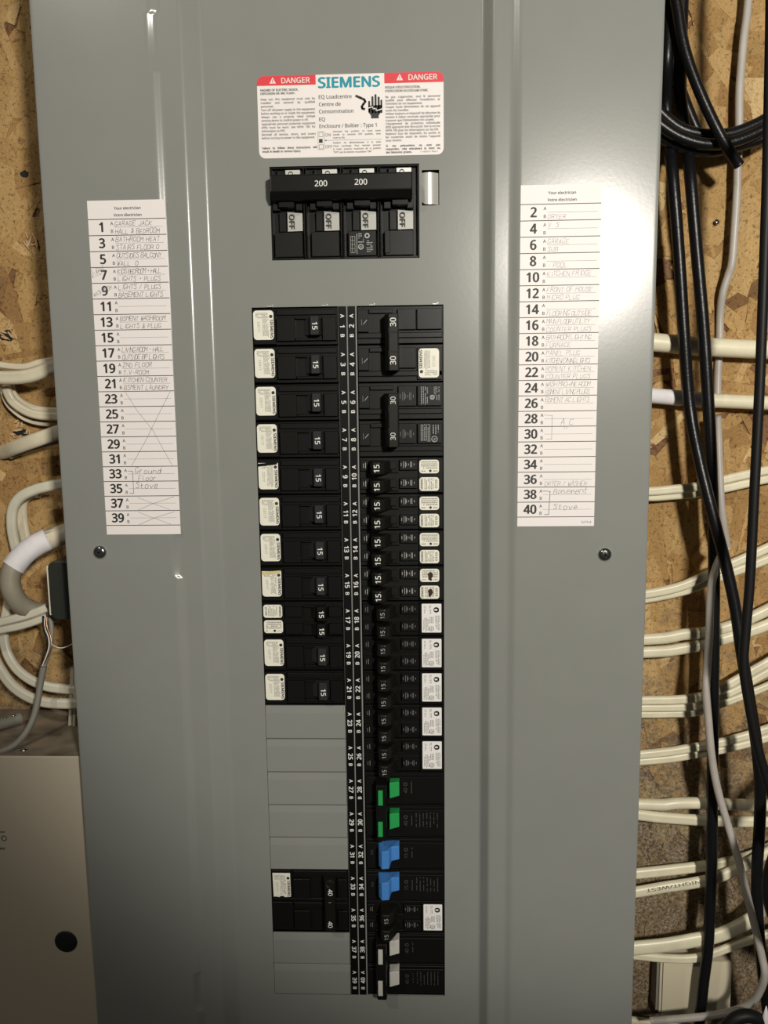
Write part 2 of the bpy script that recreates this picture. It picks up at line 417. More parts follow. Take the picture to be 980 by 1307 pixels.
def strands():
    vs = []; fs = []; uvs = []; col = []
    R = random.Random(11)
    def one(cx, cz, L, W, a, y, c):
        n = 4; top = []; bot = []
        for k in range(n + 1):
            t = k / n; top.append(((t - .5) * L + R.uniform(-.03, .03) * L, W / 2 * (1 - R.random() ** 3 * .5)))
            bot.append(((t - .5) * L + R.uniform(-.03, .03) * L, -W / 2 * (1 - R.random() ** 3 * .5)))
        sk = R.uniform(-.35, .35) * W
        out = [(p + sk * q / W, q) for p, q in bot] + [(p + sk * q / W, q) for p, q in top[::-1]]
        ca, sa = math.cos(a), math.sin(a); m = len(vs); u0, v0 = R.uniform(0, 9), R.uniform(0, 9)
        tx, tz = R.uniform(-.004, .004), R.uniform(-.004, .004)
        N = len(out)
        for lift in (0, 1.2):
            for p, q in out:
                X = p * ca - q * sa; Z = p * sa + q * ca
                vs.append(((cx + X) * MM, (WY - y + X * tx + Z * tz + lift) * MM, (cz + Z) * MM))
        def F(f, uvl):
            fs.append(f); uvs.extend(uvl)
        F(tuple(m + i for i in range(N)), [(u0 + out[i][0] / 100, v0 + out[i][1] / 100) for i in range(N)])
        for i in range(N):
            j = (i + 1) % N
            F((m + i, m + N + i, m + N + j, m + j), [(u0 + out[i][0] / 100, v0 + out[i][1] / 100)] * 4)
        col.append((len(out) + 0, c))
    cols = []
    x0, x1, z0, z1 = -740, 740, -960, 600
    for i in range(9500):
        cx, cz = R.uniform(x0, x1), R.uniform(z0, z1)
        lowb = max(0, min(1, (-cz - 230) / 250))
        small = R.random() < 0.45 + .35 * lowb
        L = R.uniform(14, 40) if small else R.uniform(45, 110); W = R.uniform(2, 9) if small else R.uniform(10, 30)
        a = R.gauss(math.pi / 2, .55) if R.random() < .5 else R.uniform(0, math.pi)
        c = min(1, max(.3, R.gauss(.62, .2))) if R.random() > .07 else R.uniform(.05, .35)
        y = R.uniform(.35, 1.5) + (R.uniform(0, .5) if small else 0)
        cols.append(c); one(cx, cz, L, W, a, y, c)
    me = bpy.data.meshes.new('wood_strand'); me.from_pydata(vs, [], fs)
    at = me.attributes.new('strand', 'FLOAT', 'FACE'); vals = []
    for (n, _), c in zip(col, cols): vals += [c] * (n + 1)
    at.data.foreach_set('value', vals)
    uvl = me.uv_layers.new(name='UVMap'); uvl.data.foreach_set('uv', [k for p in uvs for k in p])
    me.materials.append(M_osb); me.update()
    o = bpy.data.objects.new('wood_strand', me); COL.objects.link(o); o.parent = wall; o['kind'] = 'stuff'
    o['label'] = 'overlapping tan and brown wood flakes pressed into the board'
strands()

# ================================================================== THE PANEL
panel = thing('electrical_panel', 'tall grey enamelled electrical panel fixed to the wood flake wall, packed with breakers', 'electrical panel', (-21, 92, -720))
PO = (-21, 92, -720)
def pbuild(name, g, m, parent=None, bevel=0, label=None, seg=1):
    return build(name, g, m, parent or panel, PO if (parent is None or parent is panel) else (0, 0, 0), bevel, label, seg)
def sbuild(name, g, m, parent, org, **k):                # child of a part whose mesh already sits at org
    return build(name, g, m, parent, org, **k)

WYF = -9.0      # front plane of the two wings
XL, XR = -221.3, 179.4
ZT, ZB = 330.0, -720.0
def bendpts(base, r=1.6, n=4):
    """round the corners of an (x, y) polyline"""
    out = [base[0]]
    for i in range(1, len(base) - 1):
        p, q, s = Vector(base[i - 1]), Vector(base[i]), Vector(base[i + 1])
        a = q + (p - q).normalized() * min(r, (p - q).length * .45); b = q + (s - q).normalized() * min(r, (s - q).length * .45)
        for k in range(n + 1):
            t = k / n; out.append(tuple(a * (1 - t) ** 2 + q * 2 * t * (1 - t) + b * t * t))
    out.append(base[-1]); fin = []
    for p, q in zip(out, out[1:]):                       # guard points keep the flats flat under smooth shading
        p, q = Vector(p), Vector(q); fin.append(tuple(p)); L_ = (q - p).length
        if L_ > 2.2:
            e = (q - p) / L_ * min(.7, L_ * .25); fin += [tuple(p + e), tuple(q - e)]
    return fin + [out[-1]]
LEFT = [(XL + 1.2, 14), (XL, 12.5), (XL, WYF + .8), (XL + .8, WYF), (-143.6, WYF), (-139.4, -7.0), (-125.4, -7.0), (-113.6, 0), (-90, 0)]
RIGHT = [(48, 0), (67.4, 0), (73.4, -7.0), (85.6, -7.0), (90.0, WYF), (XR - .8, WYF), (XR, WYF + .8), (XR, 12.5), (XR - 1.2, 14)]
def sheet(g, prof, zs, shift=None):
    n = len(prof); m0 = []
    vs = []
    for z in zs:
        for (x, y) in prof:
            dx = shift(x, z) if shift else 0
            vs.append((x + dx, y, z))
    fs = []
    for i in range(len(zs) - 1):
        for k in range(n - 1):
            fs.append((i * n + k, i * n + k + 1, (i + 1) * n + k + 1, (i + 1) * n + k))
    g.add(vs, fs, True)
def jog(x, z):
    """the first fold steps outward where the door's hinge notches were pressed"""
    if not (-147 < x < -137): return 0
    s = 0
    for a, b in ((184, 148), (-151, -184), (-485, -517)):
        s += max(0, min(1, (a - z) / 2.5)) * max(0, min(1, (z - b) / 2.5))
    return -2.6 * s
g = G()
zl = sorted({ZT, ZB, *[z + d for z in (184, 148, -151, -184, -485, -517) for d in (0, -1.2, -2.5, 1.2, 2.5)], *[ZT - 42 * k for k in range(25)]})
sheet(g, bendpts(LEFT), zl, jog)
sheet(g, bendpts(RIGHT), [ZB, -400, 0, ZT])
OPEN = [(-72.0, 26.2, 30.4, 90.0), (28.0, 39.3, 63.6, 85.8), (-86.9, -28.9, -508.2, 0), (-16.2, 41.9, -508.2, 0)]
xs = sorted({-90, 48, *[o[0] for o in OPEN], *[o[1] for o in OPEN]}); zs = sorted({ZT, ZB, *[o[2] for o in OPEN], *[o[3] for o in OPEN]})
for i in range(len(xs) - 1):
    for j in range(len(zs) - 1):
        mx, mz = (xs[i] + xs[i + 1]) / 2, (zs[j] + zs[j + 1]) / 2
        if any(a < mx < b and c < mz < d for a, b, c, d in OPEN): continue
        g.add([(xs[i], 0, zs[j]), (xs[i + 1], 0, zs[j]), (xs[i + 1], 0, zs[j + 1]), (xs[i], 0, zs[j + 1])], [(0, 1, 2, 3)])
for a, b, c, d in OPEN:                                    # sheet thickness round each opening
    g.add([(a, 0, c), (b, 0, c), (b, 0, d), (a, 0, d), (a, 1.5, c), (b, 1.5, c), (b, 1.5, d), (a, 1.5, d)],
          [(0, 4, 5, 1), (1, 5, 6, 2), (2, 6, 7, 3), (3, 7, 4, 0)])
cover = pbuild('front_cover', g, M_paint)
# enclosure tub behind the cover
g = G(); ex0, ex1 = XL + 16, XR - 16
g.box(ex0, ex0 + 1.6, 14, 93, ZB + 8, ZT - 8); g.box(ex1 - 1.6, ex1, 14, 93, ZB + 8, ZT - 8)
g.box(ex0, ex1, 14, 93, ZT - 9.6, ZT - 8); g.box(ex0, ex1, 14, 93, ZB + 8, ZB + 9.6)
pbuild('enclosure', g, M_paint)
g = G(); g.box(ex0 + 1.7, ex1 - 1.7, 60, 93, ZB + 10, ZT - 10)
pbuild('bus_backplate', g, M_void)  # near-black so the inside of the enclosure looks unlit
# small bright burrs on the cut edges
g = G()
for u, v in ((344, 389), (414, 388), (474, 384), (555, 380)):
    p = P(u, v, 0); p.z = 0; g.box(p.x - 2.2, p.x + 2.0, -.8, .2, -.1, .8, .6, .3); g.box(p.x + 1.2, p.x + 2.6, -.8, .2, .3, 1.7, .45, .4)
pbuild('cut_edge_burr', g, M_bare, label='small bright burrs on the top edge of the breaker opening')['kind'] = 'stuff'
# screws
for (u, v, ang) in ((127, 705, 25), (772, 708, 8)):
    p = P(u, v, WYF - 1)
    g = G(); g.lathe((p.x, WYF, p.z), [(4.7, -.5), (4.7, .3), (4.3, 1.3), (3.2, 2.0), (1.6, 2.4), (.2, 2.5)], 28)
    s = pbuild('cover_screw', g, M_chrome, label='domed zinc cross-head cover screw')
    g = G(); a = math.radians(ang)
    for q in (a, a + math.pi / 2):
        c, sn = math.cos(q), math.sin(q); L_, W_ = 2.6, .55
        pts = [(p.x + x * c - z * sn, p.z + x * sn + z * c) for x, z in ((-L_, -W_), (L_, -W_), (L_, W_), (-L_, W_))]
        g.prism(pts, WYF - 2.62, WYF - 1.5)
    sbuild('cross_recess', g, M_void, s, PO)  # raised dark cross, painted shade instead of a cut recess

# number tapes
for side, (x0, x1) in enumerate(((-28.7, -23.1), (-22.3, -17.1))):
    g = G(); g.box(x0, x1, -.25, -.01, -507.6, -.1)
    st = pbuild('number_strip', g, M_strip, label=('left' if side == 0 else 'right') + ' black strip of white circuit numbers')
    g = G(); rot = -90 if side == 0 else 90; xc = (x0 + x1) / 2
    for i in range(20):
        zc = -25.4 * (i + .5) - .4
        text(g, str(2 * i + 1 + side), xc, zc, 3.1, -.33, rot, bold=.03)
        text(g, 'A', xc, zc + 6.6, 2.5, -.33, rot, bold=.03); text(g, 'B', xc, zc - 6.3, 2.5, -.33, rot, bold=.03)
    sbuild('circuit_numbers', g, M_wink, st, PO)

# filler plates
proto = None
for i in (11, 12, 13, 14, 15, 18, 19):
    if proto is None:
        g = G(); z = -25.4 * i
        prof = [(z - .25, 1.4), (z - .35, .0), (z - 5.5, -.75), (z - 24.3, -.75), (z - 25.1, -.2), (z - 25.15, 1.4)]
        vs = [(x, y, zz) for x in (-86.6, -29.2) for zz, y in prof]; n = len(prof)
        g.add(vs, [tuple(range(n))[::-1], tuple(range(n, 2 * n))] + [(k, (k + 1) % n, n + (k + 1) % n, n + k) for k in range(n)])
        proto = pbuild('filler_plate', g, M_paint, bevel=.15)
        g = G(); g.box(-30.0, -29.3, -1.15, -.2, z - 5.2, z - 1.0, .1, .3)
        sbuild('glint_nib', g, M_bare, proto, PO)  # bright nib stands in for a white glint at the plate corner
    else:
        c = copy_thing(proto); c.location = (0, 0, -25.4 * (i - 11) * MM)

# knockout slot with bright metal tab beside the main breaker
g = G(); vs = []; n = 14
for k in range(n + 1):
    t = k / n; x = 26.6 + 12.2 * t; y = 1.0 - 3.2 * math.sin(math.pi * min(1, t * .95 + .05)) + .5
    vs += [(x, y, 64.0 + (4.5 * (1 - t / .35) ** 2 if t < .35 else 0)), (x, y, 84.0)]
g.add(vs, [(2 * k, 2 * k + 2, 2 * k + 3, 2 * k + 1) for k in range(n)], True)
pbuild('curved_metal_tab', g, M_silver, label='curved bright metal tab in the small slot')

# ---------------------------------------------------------------- warning label
SIE = 'SIEMENS'
lx0, lx1, lz0, lz1 = -78.4, 42.3, 95.2, 145.9
g = G(); g.prism(rrect(lx0, lx1, lz0, lz1, 4.2, 6), -.22, -.01)
wl = pbuild('warning_label', g, M_paper, label='white bilingual warning sticker with two red danger headers')
y = -.30
g = G()
for a, b, sq in ((lx0, -40.2, (0, 2, 3)), (4.2, lx1, (1, 2, 3))):
    g = G(); g.add([(x, y, z) for x, z in rrect(a, b, 140.0 if sq[0] == 0 else 139.6, lz1, 4.2, 6, square=sq)], [tuple(range(len(rrect(a, b, 140, lz1, 4.2, 6, square=sq))))])
    sbuild('red_header', g, M_red, wl, PO)
for cx in (-68.6, 13.6):
    g = G()
    text(g, 'DANGER', cx + 6.2, 142.9, 3.3, y - .08, align='l', bold=.016, width=18.4)
    zz = 141.2; g.add([(cx - 1.6, y - .08, zz), (cx + 1.6 + 1, y - .08, zz), (cx + .5, y - .08, zz + 3.9)], [(0, 1, 2)])
    sbuild('header_lettering', g, M_wink, wl, PO)
g = G()
for cx in (-68.6, 13.6):
    zz = 141.2; flat(g, cx + .25, cx + .75, zz + 1.1, zz + 2.6, y - .14); flat(g, cx + .25, cx + .75, zz + .4, zz + .8, y - .14)
sbuild('triangle_mark', g, M_red, wl, PO)
g = G(); text(g, SIE, -38.4, 141.0, 6.2, y, align='l', bold=.04, width=39.4)
sbuild('maker_lettering', g, M_teal, wl, PO)
g = G()
def para(lines, x, z, cap, lead, width, bold=0.0, last=()):
    for i, l in enumerate(lines):
        justified(g, l, x, z - i * lead, cap, y, width, max(bold, .016) + (.012 if bold > .01 else 0), full=(i not in last))
LC, RC, WC = -76.2, 4.8, 35.2
para(['HAZARD OF ELECTRIC SHOCK,', 'EXPLOSION OR ARC FLASH.'], LC, 136.6, 1.35, 2.1, WC, .02, (0, 1))
para(['Keep out, this equipment must only be', 'installed and serviced by qualified', 'personnel.', 'Turn off all power supply to this equipment',
      'before working on or inside the equipment.', 'Always use a properly rated voltage', 'sensing device to confirm power is off.',
      'Appropriate personal protective equipment', '(PPE) must be worn. See NFPA 70E for', 'information on PPE.', 'Reinstall all devices, doors, and covers',
      'before turning on power to this equipment.'], LC, 131.0, 1.3, 2.17, WC, 0.004, (2, 6, 9, 11))
para(['Failure to follow these instructions will', 'result in death or serious injury.'], LC, 100.9, 1.3, 2.1, WC + .6, .02, (1,))
para(["RISQUE D'ÉLECTROCUTION,", "D'EXPLOSION OU D'ÉCLAIR D'ARC."], RC, 136.4, 1.35, 2.2, WC, .016, (0, 1))
para(["Ne pas s'approcher, seul le personnel", "qualifié peut effectuer l'installation et", "l'entretien de cet équipement.", "Couper toute alimentation de cet appareil",
      "avant d'y travailler.", "Utilisez toujours un dispositif de détection de", "tension à valeur nominale appropriée pour", "s'assurer que l'alimentation est coupée.",
      "L'équipement de protection individuelle", "(EPI) approprié doit être porté. Voir la norme", "NFPA 70E pour les informations sur les EPI.",
      "Replacez tous les dispositifs, les portes et", "les couvercles avant de mettre l'appareil", "sous tension."], RC, 130.6, 1.3, 2.05, WC, 0.004, (2, 4, 7, 10, 13))
para(['Si ces précautions ne sont pas', 'respectées, cela entraînera la mort ou', 'des blessures graves.'], RC, 100.6, 1.3, 2.0, WC, .02, (2,))
text(g, '11-4099-01 Rev01', 38.3, 97.2, 1.0, y, align='r')
for s_, z_ in (('EQ Loadcentre', 132.3), ('Centre de', 127.8), ('Consommation', 123.4), ('EQ', 118.6)):
    text(g, s_, -38.4, z_, 2.25, y, align='l', bold=.012)
text(g, 'Enclosure / Boîtier : Type 1', -38.4, 114.4, 2.25, y, align='l', bold=.012, width=37.2)
para(['Overload trip position: to reset move', 'handle to extreme OFF position, then', 'reset to ON.'], -29.6, 110.4, 1.05, 1.95, 31, 0.002, (2,))
para(['Position de déclenchement à la suite', "d'une surcharge. Pour réarmer pousser", 'la levier jusqu\'au maximum de la position', '"OFF" puis le ramener en position "ON"'], -29.6, 103.4, 1.05, 1.95, 31, 0.002, (3,))
text(g, 'ON', -34.9, 108.9, 1.9, y, align='l'); text(g, 'OFF', -34.9, 101.6, 1.9, y, align='l')
for z0_, z1_ in ((107.8, 110.6), (100.3, 103.0)):
    for r in ((-38.9, -36.1, z0_, z0_ + .2), (-38.9, -36.1, z1_ - .2, z1_), (-38.9, -38.7, z0_, z1_), (-36.3, -36.1, z0_, z1_)): flat(g, *r, y)
for xx in (-39.6, -35.6): flat(g, xx, xx + .15, 99.9, 111.0, y)
flat(g, -39.6, -35.45, 99.8, 99.95, y); flat(g, -39.6, -35.45, 111.0, 111.15, y)
flat(g, -38.9, -36.5, 104.1, 106.5, y); flat(g, -34.8, 2.0, 105.45, 105.6, y)
g.add([(-35.2, y, 105.5), (-34.0, y, 105.0), (-34.0, y, 106.1)], [(0, 1, 2)])
# hand and shock-bolt symbol
hx, hz = -6.6, 118.6
for k, (dx, top, r) in enumerate(((0.2, 129.2, .62), (2.3, 132.0, .68), (4.3, 133.2, .68), (6.3, 131.7, .68), (8.1, 129.8, .6))):
    g.add([(x, y, z) for x, z in rrect(hx + dx, hx + dx + 2 * r, 121.5 if k else 122.3, top, r * .98, 3)], [tuple(range(16))])
g.add([(x, y, z) for x, z in ((hx + .2, 126.2), (hx + .2, 122.2), (hx + 1.9, 120.2), (hx + 1.9, 118.4), (hx + 6.9, 118.4), (hx + 6.9, 120.0), (hx + 8.8, 122.8), (hx + 9.3, 126.6))], [tuple(range(8))])
pts = [(-14.2, 132.4), (-11.4, 131.2), (-8.9, 130.0), (-8.3, 128.8), (-9.6, 127.2), (-10.6, 125.7), (-10.2, 124.6), (-8.9, 124.2)]
stroke(g, pts, y, 1.5)
sbuild('black_print', g, M_dink, wl, PO)
g = G()
zz = [(hx - .4, 124.6), (hx + 3.0, 125.6), (hx + 3.3, 124.2), (hx + 5.2, 124.5), (hx + 5.4, 123.0), (hx + 9.6, 124.2)]
stroke(g, zz, y - .08, .6)
sbuild('bolt_mark', g, M_paper, wl, PO)

# ---------------------------------------------------------------- circuit directories
HANDL = {1: ('GARAGE JACK', 'HALL & BEDROOM'), 3: ('BATHROOM HEAT', 'STAIRS FLOOR O'), 5: ('OUTSIDES BALCONY', 'WALL  O'), 7: ('KIDS BEDROOM + HALL', 'LIGHTS + PLUGS'),
         9: ('LIGHTS / PLUGS', 'BASEMENT LIGHTS'), 13: ('BSMENT WASHROOM', 'LIGHTS & PLUG'), 17: ('LIVING ROOM - HALL', 'OUTSIDE BP LIGHTS'), 19: ('2ND FLOOR', 'T.V-ROOM'),
         21: ('KITCHEN COUNTER', 'BSMENT LAUNDRY')}
HANDR = {2: ('', 'DRYER'), 4: ('V  S', ''), 6: ('GARAGE', 'SUB'), 8: ('', '- POOL'), 10: ('KITCHEN FRIDGE', ''), 12: ('FRONT OF HOUSE', 'MICRO PLUG'), 14: ('', 'FLOORING OUTSIDE'),
         16: ('MAIN FLOOR UTILITY', 'COUNTER PLUGS'), 18: ('BATHROOM LIGHTING', 'FURNACE'), 20: ('PANEL PLUG', 'KITCHEN/DINING LIGHTS'), 22: ('BSMENT KITCHEN', 'COUNTER PLUGS'),
         24: ('WASH MACHINE ROOM', 'BSMENT LIVING PLUGS'), 26: ('BSMENT AC LIGHTS', '')}
def directory(x0, ztop, odd):
    y0 = WYF; h = 221.5; wd = 51.6
    # scale about the viewpoint is not needed: measured on the wing plane
    lab = 'white circuit directory sticker of ' + ('odd' if odd else 'even') + ' numbers with pencilled notes'
    g = G(); g.box(x0, x0 + wd, y0 - .2, y0 - .01, ztop - h, ztop)
    d = pbuild('circuit_directory', g, M_paper, label=lab)
    y = y0 - .28; gb = G(); gt = G(); gp = G(); gd = G()
    text(gb, 'Your electrician', x0 + 26.4, ztop - 5.0, 1.75, y, bold=.02); text(gb, 'Votre électricien', x0 + 26.4, ztop - 9.3, 1.75, y, bold=.02)
    rp = (h - 11.9 - 6.4) / 20; zl0 = ztop - 11.9
    for i in range(21): flat(gb, x0, x0 + wd, zl0 - i * rp - .23, zl0 - i * rp + .23, y)
    for i in range(20):
        n = 2 * i + (1 if odd else 2); zc = zl0 - (i + .5) * rp
        text(gb, str(n), x0 + 8.4, zc + (.2), 5.9, y, bold=.034, sx=.92)
        text(gb, 'A', x0 + 15.6, zc + 2.4, 2.0, y, bold=.012); text(gb, 'B', x0 + 15.6, zc - 2.5, 2.0, y, bold=.012)
        flat(gt, x0 + 17.2, x0 + wd - 2.2, zc - .09, zc + .09, y)
        a, b = (HANDL if odd else HANDR).get(n, ('', ''))
        for s_, zz in ((a, zc + .9), (b, zc - 4.1)):
            if s_: hand(gp, s_, x0 + 17.6, zz, 2.9, y - .04, .27, pitch=min(2.35, 31.5 / len(s_)))
    ph = M_pencil if odd else M_faint
    if odd:
        r = lambda k: zl0 - k * rp
        stroke(gp, [(x0 + 18.5, r(11) - .5), (x0 + 26, r(12.3)), (x0 + 36, r(13.6)), (x0 + 43, r(15)), (x0 + 48, r(16) + .5)], y - .04, .22)
        stroke(gp, [(x0 + 49, r(11) - .5), (x0 + 40, r(12.6)), (x0 + 31, r(14.2)), (x0 + 20, r(16) + .5)], y - .04, .25)
        for k in (18, 19):
            stroke(gp, [(x0 + 23, r(k) - 1), (x0 + 33, r(k + .5)), (x0 + 45, r(k + 1) + .6)], y - .04, .2)
            stroke(gp, [(x0 + 48, r(k) - .8), (x0 + 34, r(k + .5)), (x0 + 23, r(k + 1) + .5)], y - .04, .24)
        stroke(gd, [(x0 + 17.3, r(16) - 3), (x0 + 20.4, r(16) - 3.2), (x0 + 20.4, r(18) + 2), (x0 + 17.6, r(18) + 1.9)], y - .05, .3)
        hand(gd, 'Ground', x0 + 22, r(16) - 4.8, 3.6, y - .05, .24, pitch=3.1); hand(gd, 'Floor', x0 + 24, r(17) + .6, 3.2, y - .05, .2, pitch=2.6)
        hand(gd, 'Stove', x0 + 22, r(17) - 4.8, 3.6, y - .05, .26, pitch=3.2)
        hand(gp, 'LIGHT', x0 + 1, r(3) - 4, 2.4, y - .04, .18, rot=18); hand(gp, 'KITCH', x0 + 1, r(3) - 7, 2.4, y - .04, .18, rot=25)
        hand(gp, 'WASHROOM', x0 + 1, r(5) + 1.5, 2.4, y - .04, .18, rot=22, pitch=1.7)
    else:
        r = lambda k: zl0 - k * rp
        stroke(gd, [(x0 + 17, r(13) - 2.6), (x0 + 22.4, r(13) - 2.9), (x0 + 22.2, r(15) + 1.8), (x0 + 18.4, r(15) + 1.6)], y - .05, .2)
        hand(gd, 'A C', x0 + 28, r(14) + 1.2, 4.0, y - .05, .2, pitch=3.6); hand(gd, '"', x0 + 29, r(15) + 4.5, 5, y - .05, .16)
        stroke(gd, [(x0 + 17, r(18) - 2.6), (x0 + 21.8, r(18) - 2.9), (x0 + 21, r(20) + 1.8), (x0 + 18.2, r(20) + 1.6)], y - .05, .42)
        hand(gd, 'Basement', x0 + 24, r(18) - 4.6, 3.8, y - .05, .22, pitch=2.9); hand(gd, 'Stove', x0 + 24, r(19) - 5.2, 3.8, y - .05, .26, pitch=3.4)
        hand(gd, 'DRYER / WASHER', x0 + 18, r(18) + .8, 3.0, y - .05, .16, pitch=2.15)
        text(gb, '5275-8', x0 + wd - 2, ztop - h + 2.7, 1.5, y, align='r')
    sbuild('black_print', gb, M_dink if odd else M_dink, d, PO); sbuild('ruled_lines', gt, M_ruled, d, PO)
    sbuild('pencil_writing', gp, ph, d, PO); sbuild('dark_pencil_writing', gd, M_pen if odd else M_pencil, d, PO)['kind'] = 'stuff'
kk = (CC[1] - WYF) / CC[1]
def wx(x): return CC[0] + (x - CC[0]) * (1 + WYF / -CC[1])
def wz(z): return CC[2] + (z - CC[2]) * (1 + WYF / -CC[1])
directory(wx(-194.6), wz(71), True)
directory(wx(92.4), wz(74.9), False)

# ================================================================== BREAKERS
PX = -21
def sticker_tall(par, org, x0, z0, cut=False, flip=False, lab=None, curl=False, code='C0117'):
    """rounded cream sticker, 13.6 x 19.4 mm; lettering runs downward (upward when flip)"""
    x1, z1 = x0 + 13.7, z0 + 19.4
    g = G()
    pts = rrect(x0, x1, z0, z1, 2.2, 4)
    if cut:   # upper edge torn off
        pts = rrect(x0, x1, z0, z1 - 1.2, 2.2, 4, square=(0, 1))
    if curl == 'bottom':
        pts = [(x0 + .4, z1), (x1 - .2, z1), (x1, z0 + .6), (x0 + 9, z0 + .2), (x0 + 8, z0 + 1.2), (x0 + 6, z0 + 1.0), (x0 + 5, z0 + .2), (x0 + 3, z0 + .6), (x0 + .8, z0 + .6)][::-1]
    g.prism(pts, YS - .25, YS)
    st = build('sticker', g, M_cream, par, org, label=lab)
    y = YS - .31; g = G(); rot = -90 if not flip else 90
    cx = (x0 + x1) / 2; cz = (z0 + z1) / 2
    X = (lambda x: x) if not flip else (lambda x: 2 * cx - x)
    Z = (lambda z: z) if not flip else (lambda z: 2 * cz - z)
    def B(a, b): return (min(a, b), max(a, b))
    a, b = B(X(x0 + 6.0), X(x0 + 10.3)); c, d = B(Z(z0 + 1.5), Z(z1 - 5.3)); micro(g, a, b, c, d, y, 7, rot=90, dens=.9, thick=.5)
    a, b = B(X(x0 + 1.2), X(x0 + 10)); c, d = B(Z(z1 - 5.2), Z(z1 - 1.4)); micro(g, a, b, c, d, y, 5, dens=.9, thick=.5)
    gm = g; g = G()
    text(g, SIE, X(x0 + 12.3), Z(z0 + 7.2), 1.8, y, rot, bold=.04, width=12.2)
    disc(g, X(x0 + 11.9), Z(z1 - 4.0), 1.15, y); 
    build('sticker_lettering', g, M_dink, st, org)
    text(gm, code, X(x0 + 3.5), Z(z0 + 8.6), 1.7, y, rot, sx=1.0)
    build('sticker_micro_print', gm, M_micro, st, org)
    if cut:
        g = G(); g.prism([(x0 - .1, z1 - 3.6), (x1 - .8, z1 - 2.2), (x1 - .2, z1 - .6), (x0 + .2, z1 - 1.6)], YS - .6, YS - .32)
        build('peeled_corner', g, M_yellow if cut == 'y' else M_black, st, org)
    return st
YS = 0.2       # surface that carries stickers

def number(s, x, z, par, org, y, flip, cap=3.3, bold=.025, ink=None):
    g = G(); text(g, s, x, z, cap, y, 90 if flip else -90, bold=bold)
    return build('rating_number', g, ink or M_wink, par, org)

def row_top(i): return -25.4 * i
A_WORD = 'leftmost'

# ---- left singles
def left_single(i, label, cut=False, curl=False):
    zt = row_top(i); org = (PX - 36, 40, zt - 25)
    t = thing('circuit_breaker', label, 'breaker', org, 'black single breakers in the left column')
    g = G()
    g.box(-86.5, -29.3, 2.2, 40, zt - .5, zt - 24.9)
    g.box(-86.4, -70.9, YS, 3, zt - .8, zt - 24.6, .1, .2)
    g.box(-70.4, -30.0, .6, 3, zt - 1.2, zt - 5.6, .1, .4)
    g.box(-70.2, -57.8, -1.0, 3, zt - 7.0, zt - 22.6, .1, .2)
    g.box(-39.4, -29.9, -1.0, 3, zt - 7.0, zt - 22.6, .1, .2)
    g.box(-57.6, -39.6, -.6, 3, zt - 6.6, zt - 8.0); g.box(-57.6, -39.6, -.8, 3, zt - 20.4, zt - 22.6, 0, .3)
    build('breaker_body', g, M_black, t, org, bevel=.25)
    zc = zt - 12.9
    g = G(); g.wedge([(-53, 3), (-48.0, -2), (-46.8, -6.6), (-41.2, -7.2), (-39.9, 3)], zc - 6.2, zc + 6.2)
    tg = build('toggle', g, M_lever, t, org, bevel=.4)
    number('15', -43.7, zc - .3, tg, org, -7.25, False, cap=3.4, bold=.02)
    sticker_tall(t, org, -86.0, zt - 21.4, cut=cut, curl=curl)
    return t
nums = {0: 1, 1: 3, 2: 5, 3: 7, 4: 9, 5: 11, 6: 13, 7: 15, 9: 19, 10: 21}
first = None
lab = lambda n, extra='': 'black breaker marked 15 beside printed number %d%s' % (n, extra)
for i, n in nums.items():
    if i in (4, 7):
        left_single(i, 'black breaker beside printed number %d, its cream sticker torn %s' % (n, 'and scuffed dark along the top' if i == 4 else 'back to show a yellow strip'), cut='k' if i == 4 else 'y')
        continue
    if first is None:
        first = left_single(i, 'topmost black single breaker of the left column, marked 15 and beside number 1')
    else:
        c = copy_thing(first); c.location = Vector(first.location) + Vector((0, 0, -25.4 * i * MM)); c['label'] = '%s black single breaker from the top of the left column, its toggle marked 15' % {1: 'second', 2: 'third', 3: 'fourth', 5: 'sixth', 6: 'seventh', 9: 'ninth', 10: 'tenth'}[i]
        if n == 21: c['label'] = 'lowest black single breaker on the left, beside number 21 above blank grey plates'

